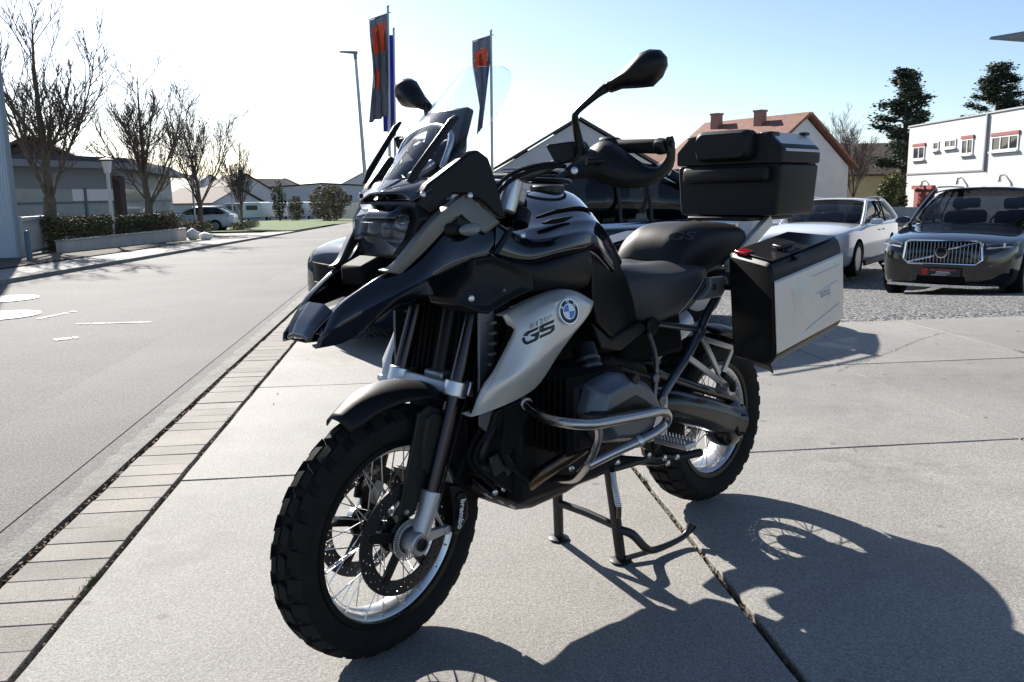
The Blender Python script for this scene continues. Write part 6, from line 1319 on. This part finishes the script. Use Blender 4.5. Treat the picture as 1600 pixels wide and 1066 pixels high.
# ================================================================== CARS
mat('car_black', (.006, .006, .007), .10, coat=1.0); mat('car_blue', (.004, .007, .02), .12, coat=.25, spec=.3); mat('car_white', (.78, .78, .79), .18, coat=1.0); mat('car_white_far', (.62, .63, .66), .25, coat=.6)
clear_mat('car_glass', (.22, .24, .255), 1.0); mat('car_plastic', (.016, .016, .017), .55); mat('car_lamp', (.55, .57, .6), .08, coat=1.0, metal=.3); mat('car_lamp_dark', (.05, .055, .06), .08, coat=1.0); mat('tail_red', (.22, .01, .012), .15, coat=.6)
mat('alloy', (.38, .38, .39), .32, metal=.9); mat('plate_black', (.012, .012, .013), .3, coat=.3); mat('plate_red', (.42, .03, .025), .4); mat('sign_text', (.35, .06, .05), .4); mat('sign_white', (.5, .5, .5), .4); mat('cabin_dark', (.02, .02, .022), .7)
def car(name, label, origin, heading, body_m, spec_, wheel_r=.36, estate=True, detail=True, group=None):
    e = empty(name, origin, math.atan2(heading[1], heading[0])); tag(e, label, 'car', group)
    L, Wd, H, hood, belt, wb, ax = spec_['L'], spec_['W'], spec_['H'], spec_['hood'], spec_['belt'], spec_['wb'], spec_['ax']   # ax: front axle from the nose
    xf = L/2; hw = Wd/2; gc = spec_.get('gc', .2)
    # body: closed rings along the length. (distance behind the nose, half width, bottom, shoulder z, top z, crown)
    st = [(0.0, hw*.62, gc+.10, hood-.26, hood-.22, .02), (.05, hw*.80, gc+.03, hood-.17, hood-.12, .03), (.22, hw*.93, gc, hood-.09, hood-.05, .04), (.60, hw*.985, gc, hood-.03, hood+.01, .05), (ax+.3, hw, gc, belt-.08, hood+.05, .05),
          (spec_['ws'], hw, gc, belt-.03, belt-.005, .03), (spec_['ws']+.7, hw, gc, belt, belt+.01, .01), (L*.62, hw, gc, belt+.01, belt+.02, .01), (L-.75, hw*.985, gc+.02, belt+.035, belt+.045, .01), (L-.25, hw*.95, gc+.06, belt+.03, belt+.05, .02), (L-.06, hw*.86, gc+.12, belt-.03, belt+.01, .02), (L, hw*.74, gc+.22, belt-.12, belt-.08, .01)]
    rings = []
    for d_, w, zb_, zs_, zt_, cr_ in st:
        h = [(0, zb_), (w*.84, zb_), (w*.96, zb_+.06), (w*.995, zb_+.22), (w*1.0, (zb_+zs_)*.52), (w*.985, zs_-.10), (w*.955, zs_-.01), (w*.80, zt_), (w*.42, zt_+cr_*.75), (0, zt_+cr_)]
        rings.append([V((xf-d_, y, z)) for y, z in h]+[V((xf-d_, -y, z)) for y, z in h[-2:0:-1]])
    b = MB(); b.loft(rings); bo = b.build('body', [body_m, 'car_plastic'], e, smooth=60, sub=2)
    at = bo.data.attributes.new('crease_edge', 'FLOAT', 'EDGE'); nr = 18
    for ed in bo.data.edges:
        a, c = sorted(ed.vertices)
        if a % nr == c % nr and a % nr in (5, 13, 6, 12): at.data[ed.index].value = .45
        if a//nr == c//nr and a//nr in (0, 11): at.data[ed.index].value = .5
    # wheel wells cut out of the shell
    cut = MB()
    for x in (xf-ax, xf-ax-wb):
        for sd in (1, -1): cut.tube([V((x, sd*(hw-.30), wheel_r)), V((x, sd*(hw+.2), wheel_r))], wheel_r*1.13, 40)
    co = cut.build('well_cutter', 'car_plastic'); co.parent = e
    mo = bo.modifiers.new('wells', 'BOOLEAN'); mo.operation = 'DIFFERENCE'; mo.object = co; mo.solver = 'EXACT'
    dg = bpy.context.evaluated_depsgraph_get(); dg.update(); me = bpy.data.meshes.new_from_object(bo.evaluated_get(dg)); bo.modifiers.clear(); bo.data = me
    me.polygons.foreach_set('use_smooth', [True]*len(me.polygons)); me.set_sharp_from_angle(angle=rad(38)); bpy.data.objects.remove(co)
    # cabin
    ws, rf, rr, rb = spec_['ws'], spec_['rf'], spec_['rr'], spec_['rb']
    lw, uw = hw*.90, hw*.70; zb_ = belt-.02
    pr_ = [(ws-.04, zb_-.02, lw*.93, .02), (ws+.45*(rf-ws), zb_+.52*(H-.05-zb_), (lw+uw)/2*.99, .03), (rf, H-.05, uw*.98, .035), ((rf+rr)/2, H-.015, uw, .035), (rr, H-.055, uw*.97, .03), (rr+.6*(rb-rr), zb_+.45*(H-zb_), (lw*.96+uw)/2, .02), (rb, zb_+.02, lw*.93, .01)]
    rings = []
    for d_, zt_, w, cr_ in pr_:
        x = xf-d_; f = (zt_-zb_)/(H-zb_); base_w = lw
        rings.append([V((x, base_w, zb_-.03)), V((x, base_w+(w-base_w)*.55, zb_+(zt_-zb_)*.55)), V((x, w, zt_-.015)), V((x, w*.86, zt_+cr_*.55)), V((x, 0, zt_+cr_)), V((x, -w*.86, zt_+cr_*.55)), V((x, -w, zt_-.015)), V((x, -base_w-(w-base_w)*.55, zb_+(zt_-zb_)*.55)), V((x, -base_w, zb_-.03))])
    b = MB(); b.loft(rings); gh = b.build('glasshouse', 'car_glass', e, smooth=60, sub=1)
    # seats, dashboard and wheel seen through the glass
    for xs_ in (xf-rf-.55, xf-rf-1.45):
        for sd in (1, -1):
            b = MB(); b.loft([ring(sd*.38-.24, sd*.38+.24, .50, belt+.17, xs_, .08), ring(sd*.38-.22, sd*.38+.22, .50, belt+.15, xs_+.12, .08)]); b.loft([ring(sd*.38-.12, sd*.38+.12, belt+.20, belt+.38, xs_-.01, .05), ring(sd*.38-.11, sd*.38+.11, belt+.21, belt+.37, xs_+.07, .05)]); b.build('seat', 'cabin_dark', e, smooth=40)
    b = MB(); b.box((xf-ws-.32, 0, belt-.06), (.4, lw*1.7, .14)); b.build('dashboard', 'cabin_dark', e, bevel=.04)
    b = MB(); c_ = V((xf-ws-.62, .38, belt-.03)); b.tube([c_+V((.06*math.sin(a*.2618), .18*math.cos(a*.2618), .17*math.sin(a*.2618))) for a in range(25)], .014, 6, cap=False); b.build('steering_wheel', 'cabin_dark', e)
    # roof skin and pillars proud of the glass
    rows = []
    for d_, zt_, w, cr_ in [(rf-.02, H-.055, uw*.99, .035)]+pr_[3:4]+[(rr+.04, H-.06, uw*.98, .03)]:
        x = xf-d_; rows.append([V((x, y*w*1.01, zt_+cr_*(1-abs(y)**2.2)+.006-(.03 if abs(y) > .99 else 0))) for y in (-1, -.86, -.45, 0, .45, .86, 1)])
    b = MB(); b.grid(rows); b.build('roof', body_m, e, sub=1, solid=.012, off=1, smooth=60)
    def pil(name, p, q, w1, w2, m=body_m):
        for sd in (1, -1):
            P, Q = V((p[0], p[1]*sd, p[2])), V((q[0], q[1]*sd, q[2])); b = MB(); b.tube([P, P.lerp(Q, .5)+V((0, .012*sd, .012)), Q], [w1, (w1+w2)/2, w2], 8, smooth=3); b.build(name, m, e)
    pil('windscreen_pillar', (xf-ws+.05, lw*.96, zb_), (xf-rf, uw*1.0, H-.045), .035, .03); pil('rear_pillar', (xf-rb+.02, lw*.93, zb_+.05), (xf-rr, uw*.98, H-.05), .06, .05)
    for f in (.40, .70):
        x = xf-(rf+(rr-rf)*f); pil('door_pillar', (x, lw*.995, zb_), (x-.06, uw*1.005, H-.05), .018, .016, 'car_plastic')
    pil('roof_rail', (xf-rf-.1, uw*.97, H+.02), (xf-rr-.05, uw*.95, H+.012), .014, .014, 'galvanised' if detail else body_m)
    for sd in (1, -1):
        b = MB(); b.loft([[V((x, sd*(hw*y1), z)) for y1, z in ((.985, belt-.045), (.93, belt-.012), (.93, belt+.006), (.99, belt-.03))] for x in (xf-ws-.1, xf-rb+.1)]); b.build('belt_trim', 'chrome' if detail else body_m, e)
        b = MB(); x = xf-ws-.28; b.loft([[V((x+dx, sd*(hw*.93+dy), belt+.04+dz)) for dx, dz in ((-.07*k, -.05*k), (.09*k, -.045*k), (.06*k, .06*k), (-.06*k, .065*k))] for dy, k in ((.02, .6), (.08, 1), (.20, .95), (.25, .6))]); mr_ = b.build('wing_mirror', body_m, e, bevel=.02, seg=3)
        b = MB(); b.box((x-.055, sd*(hw*.93+.14), belt+.045), (.006, .13, .085)); b.build('mirror_glass', 'mirror_glass', mr_)
        b = MB(); b.box((xf-ax-wb/2, sd*(hw*.985), gc+.05), (wb-.9, .05, .10)); b.build('sill', 'car_plastic', e, bevel=.015)
        for f in (.36, .62):
            x = xf-(rf+(rr-rf)*f)+.35; b = MB(); b.box((x, sd*(hw*.995), belt-.14), (.16, .03, .025)); b.build('door_handle', body_m, e, bevel=.008)
    # wheels
    for x in (xf-ax, xf-ax-wb):
        for sd in (1, -1):
            b = MB(); R = wheel_r; r0 = R*.70; t = .11
            b.lathe([(r0, -t), (R*.93, -t), (R, -t*.7), (R, t*.7), (R*.93, t), (r0, t)], seg=40, closed=True); wo = b.build('wheel', 'rubber', e); wo.location = (x, sd*(hw-.115), R)
            b = MB(); b.lathe([(r0*1.01, t*.9*sd), (r0*.95, t*.75*sd), (r0*.93, -t*.6*sd), (0.02, -t*.55*sd), (0.02, -t*.45*sd), (r0*.88, -t*.5*sd)], seg=36); b.build('rim', 'alloy', wo)
            for k in range(10):
                a = 2*math.pi*k/10; M = Matrix.Rotation(a, 3, 'Y'); b = MB(); b.hexa([M @ V((.04, sd*t*.35, -.018)), M @ V((.04, sd*t*.35, .018)), M @ V((.04, sd*t*.6, .018)), M @ V((.04, sd*t*.6, -.018))], [M @ V((r0*.96, sd*t*.55, -.022)), M @ V((r0*.96, sd*t*.55, .022)), M @ V((r0*.96, sd*t*.85, .016)), M @ V((r0*.96, sd*t*.85, -.016))]); b.build('rim_spoke', 'alloy', wo)
            b = MB(); b.lathe([(0, sd*t*.66), (.04, sd*t*.62), (.05, sd*t*.3)], seg=16); b.build('hub_cap', 'dark_steel', wo)
            b = MB(); b.lathe([(0, -sd*.06), (wheel_r*1.10, -sd*.06), (wheel_r*1.12, -sd*.03)], seg=36); b.build('wheel_well', 'matt_black', wo)
    return e, xf, hw
def headlamp(e, xf, pts, m, th=.05, name='headlight', sub=None):
    # pts: (x behind nose, y, z) outlines on the left side; mirrored
    out = []
    for sd in (1, -1):
        b = MB(); b.prism([V((xf-x, y*sd, z)) for x, y, z in pts], (-th, -th*.4*sd, 0)); o = b.build(name, m, e, bevel=.01); out.append(o)
    return out
# --- black SUV on the gravel
vh = V((-.643, -.766, 0)).normalized(); vl = V((-vh.y, vh.x, 0)); vz = -.46
spv = dict(L=4.69, W=1.90, H=1.64, hood=.96, belt=1.09, wb=2.865, ax=.88, ws=1.42, rf=2.15, rr=3.95, rb=4.52, gc=.21)
pw = G(1400, 459, vz); org = pw-vh*(4.69/2-.88)+vl*.83; org.z = vz
e, xf, hw = car('black_suv', 'black SUV with chrome slatted grille parked on the gravel', org, vh, 'car_black', spv, .375)
b = MB(); gp = [(-.52, .64), (-.44, .57), (.44, .57), (.52, .64), (.50, .87), (.44, .90), (-.44, .90), (-.50, .87)]
def gx(z, y): return xf+.040-.12*max(0, z-.66)-.20*abs(y)**2.2
b.loft([[V((gx(z, y)-.08, y, z)) for y, z in gp], [V((gx(z, y), y, z)) for y, z in gp]]); gr_ = b.build('grille', 'matt_black', e)
b = MB(); q = [V((gx(z, y)+.004, y, z)) for y, z in gp]; b.tube(q+[q[0]], .016, 8, cap=False); b.build('grille_surround', 'chrome', gr_)
for k in range(21):
    y = -.48+.048*k; 
    if abs(y) > .49: continue
    b = MB(); b.hexa([V((gx(.60, y)-.01, y-.007, .592)), V((gx(.60, y)-.01, y+.007, .592)), V((gx(.60, y)+.014, y+.005, .592)), V((gx(.60, y)+.014, y-.005, .592))], [V((gx(.88, y)-.01, y-.007, .880)), V((gx(.88, y)-.01, y+.007, .880)), V((gx(.88, y)+.014, y+.005, .880)), V((gx(.88, y)+.014, y-.005, .880))]); b.build('grille_slat', 'alloy', gr_)
b = MB(); b.lathe([(.062, -.01), (.066, .012), (.082, .012), (.086, -.01)], c=(gx(.74, 0)+.014, 0, .738), axis='x', seg=28, closed=True); b.build('badge_ring', 'chrome', gr_)
b = MB(); b.lathe([(0, .010), (.062, .008)], c=(gx(.74, 0)+.012, 0, .738), axis='x', seg=24); b.build('badge_disc', 'black_gloss', gr_)
for (y0, z0, y1, z1) in ((-.46, .585, -.085, .69), (.085, .785, .47, .885)):
    p_, q_ = V((gx(z0, y0)+.020, -y0 if False else y0, z0)), V((gx(z1, y1)+.020, y1, z1)); b = MB(); b.tube([p_, q_], .013, 6); b.build('badge_bar', 'chrome', gr_)
for sd, o in zip((1, -1), headlamp(e, xf, [(.03, .55, .74), (.22, .84, .77), (.36, .90, .86), (.24, .84, .90), (.07, .55, .865)], 'car_lamp_dark', .06)):
    b = MB(); b.tube([V((xf-.02, sd*.56, .80)), V((xf-.19, sd*.84, .825))], .014, 8); b.build('running_light', 'car_lamp', o)
    b = MB(); b.tube([V((xf-.12, sd*.75, .765)), V((xf-.14, sd*.76, .875))], .013, 8); b.build('running_light', 'car_lamp', o)
b = MB(); b.loft([[V((xf+.03-.2*abs(y)**2.2+dx, y, z)) for dx, z in ((-.06, .235), (.012, .235), (.012, .275), (-.06, .275))] for y in [-.74+.148*k for k in range(11)]]); b.build('chrome_bumper_strip', 'chrome', e, smooth=60)
b = MB(); b.loft([[V((xf+.012-.2*abs(y)**2.2+dx, y, z)) for dx, z in ((-.08, .30), (.004, .30), (.004, .40), (-.08, .40))] for y in [-.52+.104*k for k in range(11)]]); b.build('lower_intake', 'matt_black', e, smooth=60)
for sd in (1, -1):
    b = MB(); b.prism([V((xf-.04-.1, sd*.66, .38)), V((xf-.20, sd*.86, .40)), V((xf-.20, sd*.88, .52)), V((xf-.12, sd*.66, .50))], (-.05, 0, 0)); so_ = b.build('side_intake', 'matt_black', e)
    b = MB(); b.tube([V((xf-.055, sd*.64, .50)), V((xf-.17, sd*.86, .53))], .010, 6); b.build('intake_trim', 'chrome', so_)
b = MB(); b.box((xf+.045, 0, .455), (.02, .54, .125)); pl_ = b.build('plate_holder', 'plate_black', e, bevel=.008)
Mp = Matrix(((0, 0, 1, xf+.0565), (1, 0, 0, 0), (0, 1, 0, .455), (0, 0, 0, 1)))
b = MB(); b.box((xf+.056, -.205, .46), (.003, .085, .095)); b.build('plate_emblem', 'plate_red', pl_)
for y0, y1, z0, z1, m_ in ((-.13, -.06, .018, .045, 'sign_text'), (-.04, .21, .022, .042, 'sign_text'), (-.05, .13, -.004, .011, 'sign_white'), (-.06, .14, -.026, -.016, 'sign_white'), (-.11, .09, -.045, -.036, 'sign_white')):
    b = MB(); b.box((xf+.0563, (y0+y1)/2, .455+(z0+z1)/2), (.002, y1-y0, z1-z0)); b.build('plate_print', m_, pl_, smooth=0)
# --- white estate with its nose behind the side case
fl_p, rl_p = G(1331, 432, -.44), G(1384, 416, -.46); mh = (fl_p-rl_p); mh.z = 0; mh = mh.normalized(); ml = V((-mh.y, mh.x, 0)); mz = -.44
spm = dict(L=4.69, W=1.83, H=1.44, hood=.93, belt=.96, wb=2.73, ax=.93, ws=1.55, rf=2.35, rr=3.75, rb=4.50, gc=.17)
org = fl_p-mh*(4.69/2-.93)-ml*.80; org.z = mz
e, xf, hw = car('white_car', 'white low estate car parked on the gravel behind the side case', org, mh, 'car_white', spm, .335)
headlamp(e, xf, [(.06, .50, .66), (.30, .80, .70), (.46, .87, .80), (.30, .82, .80), (.10, .55, .74)], 'car_lamp_dark', .05)
b = MB(); b.loft([[V((xf+.02-.2*abs(y)**2+dx, y, z)) for dx, z in ((-.06, .40), (.008, .40), (.008, .66), (-.06, .66))] for y in [-.5+.1*k for k in range(11)]]); b.build('grille', 'matt_black', e, smooth=60)
b = MB(); b.lathe([(.06, -.006), (.062, .008), (.075, .008), (.077, -.006)], c=(xf+.03, 0, .54), axis='x', seg=24, closed=True); b.build('badge_ring', 'chrome', e)
# --- dark blue car right behind the motorcycle
dh = V((-.85, -.53, 0)).normalized(); org = V((.22, 7.98, -.03))
spd = dict(L=4.05, W=1.78, H=1.45, hood=.89, belt=.95, wb=2.52, ax=.80, ws=1.30, rf=1.95, rr=3.15, rb=3.92, gc=.17)
e, xf, hw = car('dark_blue_car', 'dark blue estate car parked right behind the motorcycle', org, dh, 'car_blue', spd, .335)
headlamp(e, xf, [(.04, .48, .66), (.26, .80, .69), (.42, .88, .78), (.26, .82, .79), (.06, .52, .76)], 'car_lamp', .05)
b = MB(); b.loft([[V((xf+.02-.2*abs(y)**2+dx, y, z)) for dx, z in ((-.06, .36), (.010, .36), (.010, .68), (-.06, .68))] for y in [-.5+.1*k for k in range(11)]]); b.build('grille', 'matt_black', e, smooth=60)
b = MB(); b.box((xf+.035, 0, .47), (.015, .52, .11)); b.build('number_plate', 'plate_black', e, bevel=.004)
# --- pale estate across the road
q = G(364, 361); eh = -ET; org = q+eh*2.3+V((0, .6, 0)); org.z = zg(org.x, org.y)
e, xf, hw = car('pale_estate_car', 'pale silver-white estate car parked behind the hedge across the road', org, eh, 'car_white_far', dict(spm, H=1.47), .325, detail=False)
for sd in (1, -1):
    b = MB(); b.prism([V((-xf+.30, sd*.86, .80)), V((-xf+.02, sd*.66, .78)), V((-xf+.03, sd*.62, .90)), V((-xf+.30, sd*.86, .93))], (.03, -.03*sd, 0)); b.build('tail_light', 'tail_red', e, bevel=.008)
b = MB(); b.box((-xf-.0, 0, .68), (.02, .50, .11)); b.build('number_plate', 'window_frame', e)
b = MB(); b.box((-xf+.06, 0, .36), (.08, 1.5, .12)); b.build('rear_bumper', 'car_plastic', e, bevel=.02)
